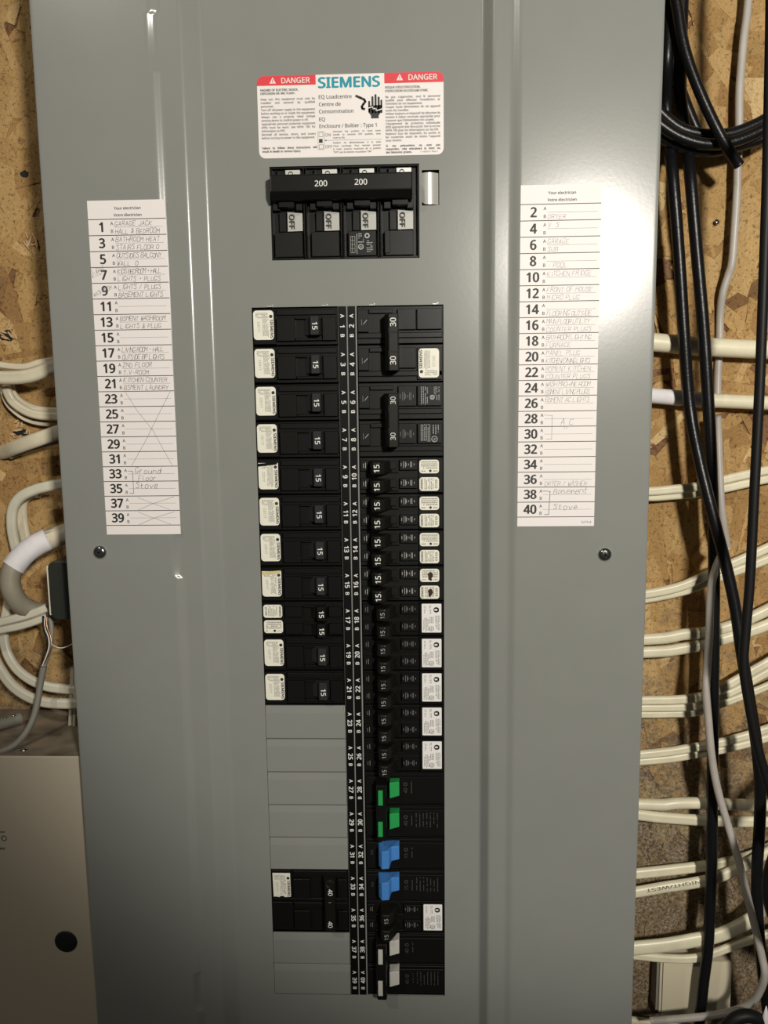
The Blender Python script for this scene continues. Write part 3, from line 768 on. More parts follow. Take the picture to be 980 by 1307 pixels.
# ---- left tandem (row 8, number 17)
def small_sticker(par, org, x0, x1, z0, z1, style, y0=YS, blot=False):
    g = G(); g.prism(rrect(x0, x1, z0, z1, 1.9, 4), y0 - .25, y0)
    st = build('sticker', g, M_cream, par, org); y = y0 - .31; g = G(); gd = G()
    if style == 'h':
        micro(g, x0 + 1, x1 - 1, z0 + 3.0, z1 - .8, y, 4, dens=.95, thick=.55); micro(g, x0 + 1, x0 + 4, z0 + 1, z0 + 2.2, y, 1, thick=.6)
        micro(g, x1 - 4, x1 - 1, z0 + 1, z0 + 2.2, y, 1, thick=.6); disc(gd, (x0 + x1) / 2 + .8, z0 + 1.7, .9, y)
    else:
        s = 1 if style == 'u' else -1
        xs_ = x0 + 1.5 if s > 0 else x1 - 1.5
        text(gd, SIE, xs_, (z0 + z1) / 2, 1.4, y, 90 * s, bold=.03, width=(z1 - z0) * .8)
        micro(g, x0 + 3.2, x1 - 3.4, z0 + .8, z1 - .8, y, 6, rot=90, dens=.85, thick=.5)
        text(gd, '0109', x1 - 1.9 if s > 0 else x0 + 1.9, (z0 + z1) / 2, 1.5, y, 90 * s, bold=.02, width=(z1 - z0) * .62)
    build('sticker_micro_print', g, M_micro, st, org)
    if gd.v: build('sticker_lettering', gd, M_dink, st, org)
    if blot:
        g = G(); cx, cz = (x0 + x1) / 2 + .3, (z0 + z1) / 2 - .4
        pts = [(cx + (1.7 + .5 * math.sin(3 * a + 1)) * math.cos(a), cz + (2.9 + .5 * math.sin(2 * a)) * math.sin(a)) for a in [k * math.pi / 7 for k in range(14)]]
        g.add([(x, y - .06, z) for x, z in pts], [tuple(range(14))]); build('burn_mark', g, mat('dark_brown_stain', (.03, .014, .008), .8), st, org)
    return st
i = 8; zt = row_top(i); org = (PX - 36, 40, zt - 25)
t = thing('circuit_breaker', 'black tandem breaker with two small cream stickers and two 15 toggles beside number 17', 'breaker', org)
g = G(); g.box(-86.5, -29.3, 2.2, 40, zt - .5, zt - 24.9); g.box(-86.4, -70.9, YS, 3, zt - .8, zt - 24.6, .1, .2)
for h in (0, 12.2):
    g.box(-70.2, -57.8, -1.0, 3, zt - 3.4 - h, zt - 11.0 - h, .1, .2); g.box(-39.4, -29.9, -1.0, 3, zt - 3.4 - h, zt - 11.0 - h, .1, .2)
    g.box(-57.6, -39.6, -.4, 3, zt - 2.6 - h, zt - 4.0 - h)
build('breaker_body', g, M_black, t, org, bevel=.25)
for h in (0, 12.2):
    zc = zt - 7.2 - h; g = G(); g.wedge([(-53, 3), (-48.0, -2), (-46.8, -6.6), (-41.2, -7.2), (-39.9, 3)], zc - 4.9, zc + 4.9)
    tg = build('toggle', g, M_tie, t, org, bevel=.4); number('15', -43.8, zc - .1, tg, org, -7.25, False)
small_sticker(t, org, -85.8, -72.4, zt - 11.4, zt - 2.0, 'd'); small_sticker(t, org, -85.6, -72.2, zt - 22.6, zt - 13.2, 'h')

# ---- left two-pole 40 (rows 16-17)
zt = row_top(16); org = (PX - 36, 40, zt - 50)
t = thing('circuit_breaker', 'black double breaker marked 40 twice between blank grey filler plates', 'breaker', org)
g = G()
for k in (0, 1):
    z = zt - 25.4 * k
    g.box(-86.5, -29.3, 2.2, 40, z - .5, z - 24.9); g.box(-86.4, -70.9, YS, 3, z - .8, z - 23.6, .1, .2)
    g.box(-70.4, -30.0, .6, 3, z - 1.2, z - 5.6, .1, .4)
    g.box(-70.2, -57.8, -1.0, 3, z - 7.0, z - 22.6, .1, .2); g.box(-37.4, -29.9, -1.0, 3, z - 7.0, z - 22.6, .1, .2)
g.box(-86.2, -30, .4, 3, zt - 22.8, zt - 25.6, 0, .5)
build('breaker_body', g, M_black, t, org, bevel=.25)
a = P(413, 1126, -9); b = P(428, 1189, -9)
g = G(); g.wedge([(a.x - 3, 3), (a.x, -6), (a.x + .8, -9), (b.x, -9.4), (b.x + .8, 3)], b.z + .4, a.z + .2)
g.lathe(((a.x + b.x) / 2, -8.6, a.z - 1.5), [(3.2, 0), (3.2, .9), (2.2, 1.0), (2.1, .5)], 20)
tg = build('handle_tie', g, M_tie, t, org, bevel=.5)
for v, s in ((1139, '40'), (1180, '40')):
    p = P(421.5, v, -9.5); number(s, p.x, p.z, tg, org, -9.75, False, cap=3.2, bold=.015)
g = G(); p = P(421, 1152, -9.5); flat(g, p.x - .9, p.x + .9, p.z - .15, p.z + .15, -9.7); build('printed_tick', g, M_mink, tg, org)
sticker_tall(t, org, -86.0, zt - 22.4, curl='bottom')

# ---- right column helpers
X0R, X1R = -15.9, 41.6
def ticks(g, x0, z0, w_, h_, y, strong=True):
    for k, (fx, fh) in enumerate(((0, .5), (.17, 1), (.3, .9), (.36, .5), (.52, .3), (.66, .8), (.75, .9), (.92, .35))):
        flat(g, x0 + fx * w_, x0 + fx * w_ + .32, z0 + h_ * (1 - fh) * .5, z0 + h_ * (.5 + fh * .5), y)
def right_tandem(i, label, kind, blot=False, group=None):
    zt = row_top(i); org = (13, 40, zt - 25)
    t = thing('circuit_breaker', label, 'breaker', org, group)
    g = G(); g.box(X0R, X1R, 2.2, 40, zt - .5, zt - 24.9)
    g.box(24.5, X1R - .2, YS, 3, zt - .7, zt - 24.6, .1, .2)
    for h in (0, 12.6):
        g.box(X0R + .4, -9.6, -.2, 3, zt - 1.6 - h, zt - 9.4 - h, .1, .2)
        g.box(4.0, 9.6, .2, 3, zt - 2.4 - h, zt - 8.6 - h, .1, .3)
        g.box(-9.6, 11.0, .4, 3, zt - 10.0 - h, zt - 11.2 - h, 0, .3)
        g.box(11.6, 24.2, -.9, 3, zt - 1.6 - h, zt - 9.0 - h, .1, .2)
    build('breaker_body', g, M_black2 if kind != 'w' else M_black, t, org, bevel=.2)
    g = G()
    for h in (0, 12.6):
        ticks(g, 12.6, zt - 7.2 - h, 9.6, 4.4, -.98); flat(g, -13.4, -13.1, zt - 7 - h, zt - 4.2 - h, -.3); flat(g, -12.0, -11.6, zt - 7.4 - h, zt - 3.6 - h, -.3)
    build('moulded_print', g, M_mink if kind == 'c' else M_gink, t, org)['kind'] = 'stuff'
    xs_ = P(480 if kind == 'c' else 485, 600, -13).x
    for h in (0, 12.6):
        zc = zt - 6.4 - h
        g = G(); g.wedge([(xs_ - 5.5, 3), (xs_ - 3.6, -11), (xs_ - 2.4, -13), (xs_ + 2.6, -13.2), (xs_ + 5.2, -9), (xs_ + 10.5, 3)], zc - 4.6, zc + 4.4)
        tg = build('toggle', g, M_tie, t, org, bevel=1.2, seg=3)
        number('15', xs_ + .3, zc - .2, tg, org, -13.32, True, cap=3.7 if kind == 'c' else 2.9, bold=.015 if kind == 'c' else -.003, ink=M_wink if kind == 'c' else M_mink)
    if kind == 'c':
        small_sticker(t, org, 25.2, 38.6, zt - 11.3, zt - 2.0, 'h', blot=blot); small_sticker(t, org, 25.2, 38.6, zt - 23.4, zt - 14.0, 'u', blot=blot)
    else:
        g = G(); g.prism(rrect(26.2, 40.0, zt - 22.4, zt - 1.6, .5, 2), YS - .25, YS); st = build('sticker', g, M_wsticker, t, org)
        y = YS - .31; g = G(); gd = G()
        micro(g, 27.2, 31.5, zt - 21.6, zt - 11.5, y, 6, rot=90, thick=.5, dens=.9); micro(g, 35.5, 39.2, zt - 21, zt - 10, y, 4, rot=90, thick=.5, dens=.9)
        micro(g, 31.3, 33.0, zt - 9, zt - 2.6, y, 2, rot=90, thick=.5); micro(g, 31.6, 34.6, zt - 16, zt - 11, y, 3, rot=90, thick=.5)
        text(gd, 'TYPE QT', 28.4, zt - 5.8, 1.1, y, 90)
        ring(gd, 36.4, zt - 6.0, 2.0, .65, y); flat(gd, 35.0, 38.2, zt - 7.3, zt - 6.6, y); flat(gd, 35.0, 38.2, zt - 5.4, zt - 4.7, y); disc(gd, 37.6, zt - 6, .6, y)
        ring(gd, 33.0, zt - 19.6, 1.7, .3, y); text(gd, 'UL', 33.0, zt - 19.6, 1.2, y, 60, bold=.02)
        build('sticker_micro_print', g, M_micro, st, org); build('sticker_lettering', gd, M_dink, st, org)
    return t

def two_pole30(i, label, sticker):
    zt = row_top(i); org = (13, 40, zt - 50)
    t = thing('circuit_breaker', label, 'breaker', org)
    g = G()
    for k in (0, 1):
        z = zt - 25.4 * k
        g.box(X0R, X1R, 2.2, 40, z - .5, z - 24.9)
        g.box(X0R + .3, -8.2, -.6, 3, z - 2.4, z - 17.4, .1, .2)
        g.box(-7.8, 8.0, -.2, 3, z - 2.0, z - 5.2, 0, .2)
        g.box(11.2, 23.6, -.8, 3, z - 2.2, z - 16.2, .1, .2)
        g.box(24.2, X1R - .6, -.8 if not (sticker and k) else YS, 3, z - 2.2, z - (16.2 if not (sticker and k) else 24), .1, .2)
        g.box(X0R + .3, X1R - .6, .2, 3, z - 17.4, z - 21.8, .1, .6)
    build('breaker_body', g, M_black2, t, org, bevel=.25)
    v0, v1 = (400, 473) if sticker else (502, 571)
    a = P(495.5, v0, -14); b = P(508.5, v1, -14)
    g = G(); g.wedge([(a.x - 3.4, 3), (a.x - 2.6, -9), (a.x, -14), (b.x, -14), (b.x + .6, -6), (b.x + .4, 3)], b.z, a.z)
    tg = build('handle_tie', g, M_tie, t, org, bevel=.4)
    for v in ((411, 460) if sticker else (511, 557)):
        p = P(501.5, v, -14); number('30', p.x, p.z, tg, org, -14.1, True, cap=3.7 if sticker else 3.3, bold=.012 if sticker else -.004)
    g = G()
    for v, s in ((424, 1), (449, -1)) if sticker else ((524, 1), (548, -1)):
        p = P(501.5, v, -14); g.box(p.x - 3.2, p.x + 3.2, -14.12, -13.7, p.z - .45, p.z + .45)
        for q in (-3.2, 3.0): g.box(p.x + q, p.x + q + .25, -14.12, -13.7, p.z, p.z + s * 3)
    build('moulded_slot', g, M_void, tg, org)  # raised dark bars, the shade of the slots put into colour
    g = G(); gw = G()
    for k in (0, 1):
        z = zt - 25.4 * k
        if not sticker: ticks(g, 12.4, z - 12.5, 9.6, 6, -.9)
        flat(g, -13.0, -12.7, z - 13, z - 9, -.7); stroke(gw, [(-11.6, z - 12), (-9.4, z - 9.4)], -.72, .35)
    if not sticker:
        y = -.9
        text(gw, 'LISTED', 36.0, zt - 6.2, 1.3, y, 90); ring(gw, 34.2, zt - 10.4, 1.6, .5, y); text(gw, 'SP', 34.2, zt - 10.4, 1.3, y, 90, bold=.03)
        micro(gw, 26.2, 31.5, zt - 15.4, zt - 3.2, y, 4, rot=90, thick=.3, dens=.85); micro(gw, 36.6, 39.4, zt - 13, zt - 3.4, y, 2, rot=90, thick=.3)
        micro(gw, 26.0, 33.0, zt - 40.5, zt - 28.5, y, 6, rot=90, thick=.35, dens=.9); ring(gw, 35.6, zt - 38.6, 2.1, .4, y); text(gw, 'UL', 35.6, zt - 38.6, 1.3, y, 60, bold=.02)
        micro(gw, 34, 39, zt - 35.5, zt - 29, y, 3, rot=90, thick=.3)
    for gg_, mm_ in ((g, M_gink), (gw, M_mink)):
        q = build('moulded_print', gg_, mm_, t, org); q['kind'] = 'stuff'
    if sticker: sticker_tall(t, org, 25.2, zt - 25.4 - 22.6, flip=True, code='C1103')
    return t
two_pole30(0, 'black double breaker marked 30 with a rounded cream sticker, top of the right column', True)
two_pole30(2, 'black double breaker marked 30 with white print moulded on it, second in the right column', False)
tl = {4: 'black tandem breaker beside number 10 with two plain cream stickers, topmost of its kind', 5: 'second tandem breaker down of those with two plain cream stickers, right column',
      6: 'third tandem breaker down with two plain cream stickers, just above the stained ones', 7: 'black tandem breaker whose two cream stickers carry dark brown burn spots'}
p0 = right_tandem(4, tl[4], 'c', group='tandem breakers with small cream stickers')
for i in (5, 6):
    c = copy_thing(p0); c.location = Vector(p0.location) + Vector((0, 0, -25.4 * (i - 4) * MM)); c['label'] = tl[i]
right_tandem(7, tl[7], 'c', blot=True, group='tandem breakers with small cream stickers')
p0 = right_tandem(8, 'black tandem breaker with one square white sticker, topmost of its kind, beside number 18', 'w', group='tandem breakers with square white stickers')
for i, n in ((9, 20), (10, 22), (11, 24), (12, 26), (17, 36)):
    c = copy_thing(p0); c.location = Vector(p0.location) + Vector((0, 0, -25.4 * (i - 8) * MM))
    c['label'] = {20: 'second black tandem breaker down with one square white sticker', 22: 'middle of the five stacked tandem breakers with square white stickers', 24: 'fourth black tandem breaker down with one square white sticker',
                  26: 'tandem breaker with square white sticker directly above the green levers', 36: 'tandem breaker with square white sticker set alone below the blue levers'}[n]

def colour_pair(i, label, m_c, tie, ys, word):
    zt = row_top(i); org = (13, 40, zt - 50)
    t = thing('circuit_breaker', label, 'breaker', org)
    g = G()
    for k in (0, 1):
        z = zt - 25.4 * k
        g.box(X0R, X1R, 1.6, 40, z - .5, z - 24.9); g.box(X0R + .5, X1R - .5, -.6, 3, z - 3, z - 22.6, .1, .3)
        g.box(X0R + .4, X1R - .4, .2, 3, z - .8, z - 2.2, 0, .3)
        g.box(38.4, 39.6, -.9, 3, z - 1.0, z - 1.8, .2, .2)
    build('breaker_body', g, M_black, t, org, bevel=.25)
    g = G()
    for k in (0, 1):
        z = zt - 25.4 * k; y = -.68
        ring(g, 13.6, z - 8.6, 1.4, .5, y); text(g, '40' if tie else '15', 13.6, z - 13.4, 2.6, y, 90)
        micro(g, 17.4, 18.6, z - 15.5, z - 6.6, y, 1, rot=90, thick=.5)
        if k: micro(g, 20, 38, z - 16.5, z - 5, y, 7, rot=90, thick=.22, dens=.85)
        if not tie: text(g, 'ON', -11.4, z - 11, 1.8, y, 90)
    build('moulded_print', g, mat('very_faint_print', (.05, .05, .048), .6), t, org)['kind'] = 'stuff'
    for k, v in enumerate(ys):
        # lever: raised front block at the left, lower step at the right, cut away at its foot
        a = P(483, v, -13); b = P(497, v, -13); c = P(509.5, v, -5); zt_ = P(490, v, -10).z; zb_ = zt_ - (14.5 if not tie else 11.5)
        g = G(); n = None
        prof = [(a.x, -9.5), (a.x + 2.2, -13), (b.x - .5, -13), (b.x + 1.2, -8), (c.x, -7), (c.x, 3), (a.x - 1, 3)]
        z1s = [zb_ + .8, zb_, zb_ + .4, zb_ + 3.4, zb_ + 4.4, zb_ + 4.4, zb_ + 1.0]
        z0s = [zt_ - 2.2, zt_ - .8, zt_ - .4, zt_, zt_, zt_ + .2, zt_ - 1]
        vs = [(x, y, z) for (x, y), z in zip(prof, z0s)] + [(x, y, z) for (x, y), z in zip(prof, z1s)]; N = len(prof)
        if tie: # only the right-hand step stays visible beside the tie bar
            x0_ = P(497, v, -6).x
            vs = []; 
            prof = [(x0_, -7.6), (c.x, -7), (c.x, 3), (x0_, 3)]; N = 4
            vs = [(x, y, zt_ + (.2 if x > x0_ + 1 else -.2)) for x, y in prof] + [(x, y, zb_ + (1.2 if x > x0_ + 1 else -.6)) for x, y in prof]
        g.add(vs, [tuple(range(N)), tuple(range(2 * N - 1, N - 1, -1))] + [(q, N + q, N + (q + 1) % N, (q + 1) % N) for q in range(N)])
        build('toggle', g, m_c, t, org, bevel=.3, label=word + ' lever')
    if tie:
        v0, v1 = ys[0] + 2, ys[1] + 33
        a = P(480, v0, -13); b = P(494, v1, -13)
        g = G(); g.wedge([(a.x - 1.5, 3), (a.x, -11.5), (a.x + .8, -13), (b.x - .6, -13), (b.x, -11), (b.x + .4, 3)], b.z, a.z)
        tb = build('handle_tie', g, M_black, t, org, bevel=.5)
        for v in ys:
            a2 = P(482.5, v + 8, -13.2); b2 = P(488.5, v + 27, -13.2)
            g = G(); g.box(a2.x, b2.x, -13.35, -12.8, b2.z, a2.z); build('coloured_window', g, m_c, tb, org, label=word + ' inset in the tie bar')
    return t
colour_pair(13, 'black double breaker with green levers behind a black tie bar, beside numbers 28 and 30', M_green, True, (1001, 1041), 'green')
colour_pair(15, 'black double breaker with two bright blue levers beside numbers 32 and 34', M_blue, False, (1083, 1123), 'bright blue')
colour_pair(18, 'black double breaker with pale grey levers at the very bottom of the right column', M_wlever, True, (1204, 1244), 'pale grey')

# ---- main breaker
org = (-23, 40, 30)
mb = thing('main_breaker', 'large black four-pole main breaker marked 200 below the white warning sticker', 'breaker', org)
g = G(); mx0, mx1, mz0, mz1 = -71.7, 25.9, 30.7, 89.7
g.box(mx0, mx1, 4, 40, mz0, mz1)
g.box(mx0, mx1, .5, 5, mz0, mz0 + 1.4); g.box(mx0, mx1, .5, 5, mz1 - 1.0, mz1); g.box(mx0, mx0 + .9, .5, 5, mz0, mz1); g.box(mx1 - .9, mx1, .3, 5, mz0, mz1)
pw = (mx1 - mx0) / 4
for k in range(4):
    x = mx0 + pw * k
    g.box(x + 2.0, x + 20.8, -1.6, 5, mz0 + 1.2, mz0 + 17.6, .2, .3)          # lower block
    if k == 3: g.box(x + 1.6, x + 5.6, -2.0, 5, mz0 + 2.6, mz0 + 17.4, .2, .2)
    g.box(x + 1.4, x + 6.2, -1.2, 5, mz0 + 31.2, mz0 + 40.5, .1, .1); g.box(x + 16.6, x + 21.0, -1.2, 5, mz0 + 31.2, mz0 + 40.5, .1, .1)
    g.box(x + 5.0, x + 9.8, .8, 5, mz0 + 18.0, mz0 + 30.6, .1, .1)
    g.box(x + 4.4, x + 5.0, .4, 5, mz0 + 48.6, mz1 - 1.6)
    if k < 3:
        g.box(x + 21.6, x + 22.7, -1.8, 5, mz0 + .8, mz1 - .8, .1, 0); g.box(x + 23.1, x + 24.0, -1.4, 5, mz0 + .8, mz1 - .8, .1, 0)
build('breaker_body', g, M_black2, mb, org, bevel=.3)
for k in range(4):
    x = mx0 + pw * k
    g = G(); x0_ = x + 10.6; x1_ = x + 20.6
    g.add([(x0_, 1.4, mz0 + 18.4), (x1_, .4, mz0 + 18.4), (x1_, .4, mz0 + 29.6), (x0_, 1.4, mz0 + 30.8),
           (x0_, 3.9, mz0 + 18.4), (x1_, 3.9, mz0 + 18.4), (x1_, 3.9, mz0 + 29.6), (x0_, 3.9, mz0 + 30.8)],
          [(0, 1, 2, 3), (1, 5, 6, 2), (4, 0, 3, 7), (3, 2, 6, 7), (4, 5, 1, 0)])
    p_ = build('off_indicator', g, M_silver, mb, org)
    g = G(); text(g, 'OFF', x0_ + 3.0, mz0 + 24.4, 3.3, .25, -90, bold=.035, width=9.2); build('indicator_lettering', g, M_dink, p_, org)
    g = G(); g.box(x0_ - .6, x1_ - 1, 1.2, 3.9, mz0 + 49.0, mz1 - 1.8); p_ = build('on_indicator', g, M_silver, mb, org)
    g = G(); text(g, 'ON', x0_ + 2.8, mz0 + 53.0, 3.0, 1.1, -90, bold=.03, width=6.4); build('indicator_lettering', g, M_dink, p_, org)
    g = G(); a = P(355 + 48.4 * k, 252, -6); b = P(376 + 48.4 * k, 266, -3)
    g.wedge([(a.x, -5), (b.x, -5), (b.x, 4), (a.x, 4)], mz0 + 32.6, mz0 + 43); build('handle_arm', g, M_black, mb, org, bevel=.3)
a = P(344.5, 223, -12); b = P(526, 241, -12); c = P(526, 252, -9)
# bar with its lower half sloping back
n = 6; prof = [(-12.6, a.z - 1), (-12.2, a.z), (-5, a.z + .4), (-4, c.z), (-8.5, c.z), (-12.6, b.z)]
vs = [(a.x, y, z) for y, z in prof] + [(b.x, y, z) for y, z in prof]
g = G(); g.add(vs, [tuple(range(n)), tuple(range(2 * n - 1, n - 1, -1))] + [(q, (q + 1) % n, n + (q + 1) % n, n + q) for q in range(n)])
br = build('handle_bar', g, M_black, mb, org, bevel=.6, seg=2)
g = G()
for u, v in ((409.5, 234), (460.5, 232)):
    p = P(u, v, -12.7); text(g, '200', p.x, p.z, 3.5, -12.72, 0, bold=.012)
build('rating_number', g, M_wink, br, org)
g = G(); x = mx0 + 2 * pw; y = -1.72
for r in range(5): flat(g, x + 3.6, x + 6.6, mz0 + 3.4 + r * 2.6, mz0 + 3.6 + r * 2.6, y)
for xx in (3.6, 4.7, 6.4): flat(g, x + xx, x + xx + .2, mz0 + 3.4, mz0 + 13.8, y)
flat(g, x + 7.6, x + 7.95, mz0 + 2.6, mz0 + 15.6, y)
micro(g, x + 8.6, x + 12.4, mz0 + 9.6, mz0 + 16, y, 5, thick=.4); micro(g, x + 14, x + 18.4, mz0 + 3.6, mz0 + 11.4, y, 7, thick=.35)
ring(g, x + 14.6, mz0 + 14.2, 1.7, .8, y); ring(g, x + 10.4, mz0 + 7.2, 1.8, .5, y); text(g, 'UL', x + 10.4, mz0 + 7.2, 1.3, y, 30, bold=.02)
build('moulded_print', g, M_mink, mb, org)['kind'] = 'stuff'

# ================================================================== CABLES
def spline(pts, n=6):
    pts = [Vector(p) for p in pts]; out = []
    for i in range(len(pts) - 1):
        p0, p1, p2, p3 = pts[max(i - 1, 0)], pts[i], pts[i + 1], pts[min(i + 2, len(pts) - 1)]
        for k in range(n):
            t = k / n
            out.append(.5 * ((2 * p1) + (p2 - p0) * t + (2 * p0 - 5 * p1 + 4 * p2 - p3) * t * t + (3 * p1 - p0 - 3 * p2 + p3) * t ** 3))
    return out + [pts[-1]]
def flatsec(a, b, groove=.22, n=20):
    """half height a, half depth b, with a shallow groove along each broad face"""
    out = []
    for k in range(n):
        t = 2 * math.pi * k / n; c, s = math.cos(t), math.sin(t)
        u = math.copysign(abs(c) ** .9, c) * a; v = math.copysign(abs(s) ** .9, s) * b * 1.15
        v *= 1 - groove * math.exp(-(u / (a * .3)) ** 2)
        out.append((u, v))
    return out
def roundsec(r, n=14): return [(r * math.cos(2 * math.pi * k / n), r * math.sin(2 * math.pi * k / n)) for k in range(n)]
def path(px, Y):
    return [P(q[0], q[1], q[2] if len(q) > 2 else Y) for q in px]
def cable(label, px, Y, half, depth=2.6, m=None, group='cream cables behind the right of the panel', rnd_=False, groove=.22, name='cable', cat='cable', children=()):
    pp_ = path(px, Y)
    if 775 < px[0][0] < 825 and px[0][1] > 100:                 # runs on to the side of the enclosure
        pp_ = [Vector((ex1 + .6, pp_[0].y, pp_[0].z))] + [p for p in pp_ if p.x > ex1 + 6]
    if 90 < px[-1][0] < 112 and 'upright' not in label and 'thread' not in label:
        pp_ = [p for p in pp_ if p.x < ex0 - 5] + [Vector((ex0 - .6, pp_[-1].y, pp_[-1].z))]
    pts = spline(pp_); g = G()
    g.tube(pts, roundsec(half) if rnd_ else flatsec(half, depth, groove))
    o = build(name, g, m or M_nmd); tag(o, label, cat, group)
    return o
IN = 800  # pixel x hidden behind the panel's right edge
RG = 'cream cables leaving the right of the panel'
cable('thickest cream cable on the right, topmost, running straight out of the frame', [(790, 434), (836, 437), (868, 440), (905, 443), (968, 446), (1060, 449)], 80, 7.0, 5.6, groove=0)
o = cable('second cream cable down on the right, partly wrapped in white tape', [(790, 501), (833, 505), (868, 508), (905, 511), (960, 513.5), (1060, 518)], 80, 5.4, 4.6, groove=.0)
for nm, a0, a1 in (('tape_wrap', (815, 503.5), (869.5, 508.3)), ('tape_wrap', (876, 508.8), (896, 510.5))):
    g = G(); g.tube(spline(path([a0, ((a0[0] + a1[0]) / 2, (a0[1] + a1[1]) / 2), a1], 80), 4), flatsec(5.9, 5.1, 0)); build(nm, g, M_tape, o, label='white tape wrapped round the cable')
cable('cream cable third down on the right, upper strand of a close pair', [(790, 627), (830, 627), (860, 624.5), (890, 621), (925, 612), (980, 600), (1060, 585)], 79, 3.6, 2.8)
cable('cream cable third down on the right, lower strand of a close pair', [(790, 632), (830, 634), (860, 632), (890, 629.5), (925, 623), (980, 611), (1060, 598)], 82, 3.6, 2.8)
cable('cream cable rising rightward below the third pair, its upper strand', [(790, 760), (824, 758), (860, 751), (885, 742), (905, 732), (935, 719), (980, 699), (1060, 660)], 76, 3.8, 3)
cable('cream cable rising rightward below the third pair, its lower strand', [(790, 768), (824, 764), (860, 757), (885, 750), (905, 741), (935, 730), (980, 713), (1060, 676)], 80, 3.8, 3)
cable('plump cream cable just above centre right, upper of two level cables', [(790, 818), (822, 816), (850, 814), (870, 810), (900, 807), (935, 798), (980, 778), (1060, 735)], 78, 4.6, 3.6, groove=.1)
cable('plump cream cable just above centre right, lower of two level cables', [(790, 834), (822, 832.5), (850, 831), (870, 828), (900, 822), (935, 812), (980, 797), (1060, 760)], 78, 4.6, 3.6, groove=.1)
cable('top cable of the cream bundle of three on the right', [(790, 896), (820, 894), (855, 893.5), (885, 891), (910, 884), (940, 868), (980, 845), (1060, 800)], 74, 3.7, 2.6)
cable('middle cable of the cream bundle of three on the right', [(790, 905), (820, 903), (855, 903), (885, 901), (910, 893), (940, 880), (980, 857), (1060, 812)], 78, 3.4, 2.6)
cable('bottom cable of the cream bundle of three on the right', [(790, 911), (820, 911.5), (855, 911), (885, 909.5), (910, 902), (940, 891), (980, 875), (1060, 838)], 82, 3.2, 2.4)
cable('cream cable below the bundle of three, upper of its pair', [(790, 965), (817, 963), (855, 959), (885, 954), (910, 950), (945, 941), (980, 930), (1060, 900)], 77, 3.6, 2.8)
cable('cream cable below the bundle of three, lower of its pair', [(790, 974), (817, 971.5), (855, 968), (885, 963), (910, 959), (945, 951), (980, 941), (1060, 914)], 80, 3.4, 2.6)
cable('round thick cream cable running level across the lower right', [(790, 1026), (815, 1026), (845, 1027), (865, 1025), (900, 1025), (940, 1027), (980, 1028), (1060, 1030)], 76, 4.6, 4, groove=0)
cable('flat cream cable hanging just beneath the round level cable, lower right', [(790, 1038), (815, 1040), (840, 1043), (865, 1045), (905, 1047.5), (940, 1048.5), (980, 1049), (1060, 1050)], 80, 4.6, 3)
cable('cream cable with two ribs lying just above the printed cable', [(790, 1117), (812, 1115), (850, 1111), (885, 1107), (915, 1103), (940, 1098), (965, 1090), (1000, 1075), (1060, 1050)], 82, 4.6, 3)
pp = [(790, 1141), (812, 1138.5), (850, 1132), (885, 1127), (915, 1120), (945, 1107), (970, 1093), (1000, 1080), (1060, 1062)]
o = cable('cream cable printed with upside-down dark lettering on the lower right', pp, 73, 4.6, 3, groove=.1)
a = P(825, 1137.2, 69.2); b = P(894, 1125.6, 69.2); ang = math.degrees(math.atan2(b.z - a.z, b.x - a.x))
g = G(); text(g, 'NIGHT/WEST', (a.x + b.x) / 2, (a.z + b.z) / 2, 2.9, 69.2, 180 + ang, width=(b - a).length); build('jacket_print', g, M_ruled, o)
cable('upper of the two cream cables sweeping over the beige junction box', [(790, 1211), (810, 1210), (850, 1206), (885, 1200), (912, 1195), (938, 1185), (960, 1172), (980, 1152), (1010, 1120), (1050, 1080)], 66, 6.0, 3.4, groove=.12)
cable('lower of the two cream cables sweeping over the beige junction box', [(790, 1217), (810, 1219), (850, 1223), (885, 1223), (912, 1216), (938, 1206), (960, 1199), (990, 1189), (1060, 1170)], 70, 3.6, 2.6)
cable('cream cable at the bottom right corner passing under the junction box', [(780, 1300), (808, 1304), (850, 1309), (900, 1318), (960, 1330)], 74, 4.2, 3)

BG = 'black cables hanging right of the panel'
def bcable(label, px, Y, r, m=None): return cable(label, px, Y, r, m=m or M_bcab, group=BG, rnd_=True)
bcable('left one of the two shiny black cables running down beside the panel', [(862, -260), (858, -40), (854, 20), (851, 80), (850, 130, 76), (853, 180, 76), (858, 220), (866, 320), (873, 430), (880, 520), (893, 590, 52), (909, 655, 45), (926, 720, 43), (938, 775, 40), (946, 830, 36), (955, 885, 34), (964, 940, 34), (970, 1000, 34), (969, 1060, 34), (966, 1110, 34), (967, 1170, 34), (973, 1240, 34), (985, 1330, 34)], 60, 4.3)
bcable('right one of the two shiny black cables, running straight down to the bottom', [(880, -260), (872, -40), (870, 20), (868, 80), (869, 130, 76), (876, 180, 76), (881, 225), (889, 320), (897, 410), (903, 500), (908, 600), (911, 700), (911, 800), (910, 900), (909, 1000), (908, 1100), (904, 1200), (897, 1260), (890, 1330)], 60, 4.4)
bcable('black cable at the far right edge swinging down in front of the cream cables', [(1000, -260), (984, -60), (984, 0), (981, 150), (978, 260), (973, 400), (969, 500), (963, 620), (957, 740), (952, 800), (949, 850), (956, 900), (966, 950), (980, 1000), (1000, 1060), (1030, 1140), (1070, 1300), (1090, 1560)], -5, 3.3, M_bcabm)
bcable('short black cable end cut off and pointing down right of the panel', [(868, -260), (861, -40), (866, 20), (873, 60), (886, 100), (903, 140), (922, 178), (943, 211, 52)], 47, 3.8)
bcable('upper strand of the black cable bundle looping right at the top', [(820, 120), (845, 146), (870, 165), (900, 172), (930, 171), (955, 163), (985, 147), (1050, 100)], 64, 4.2)
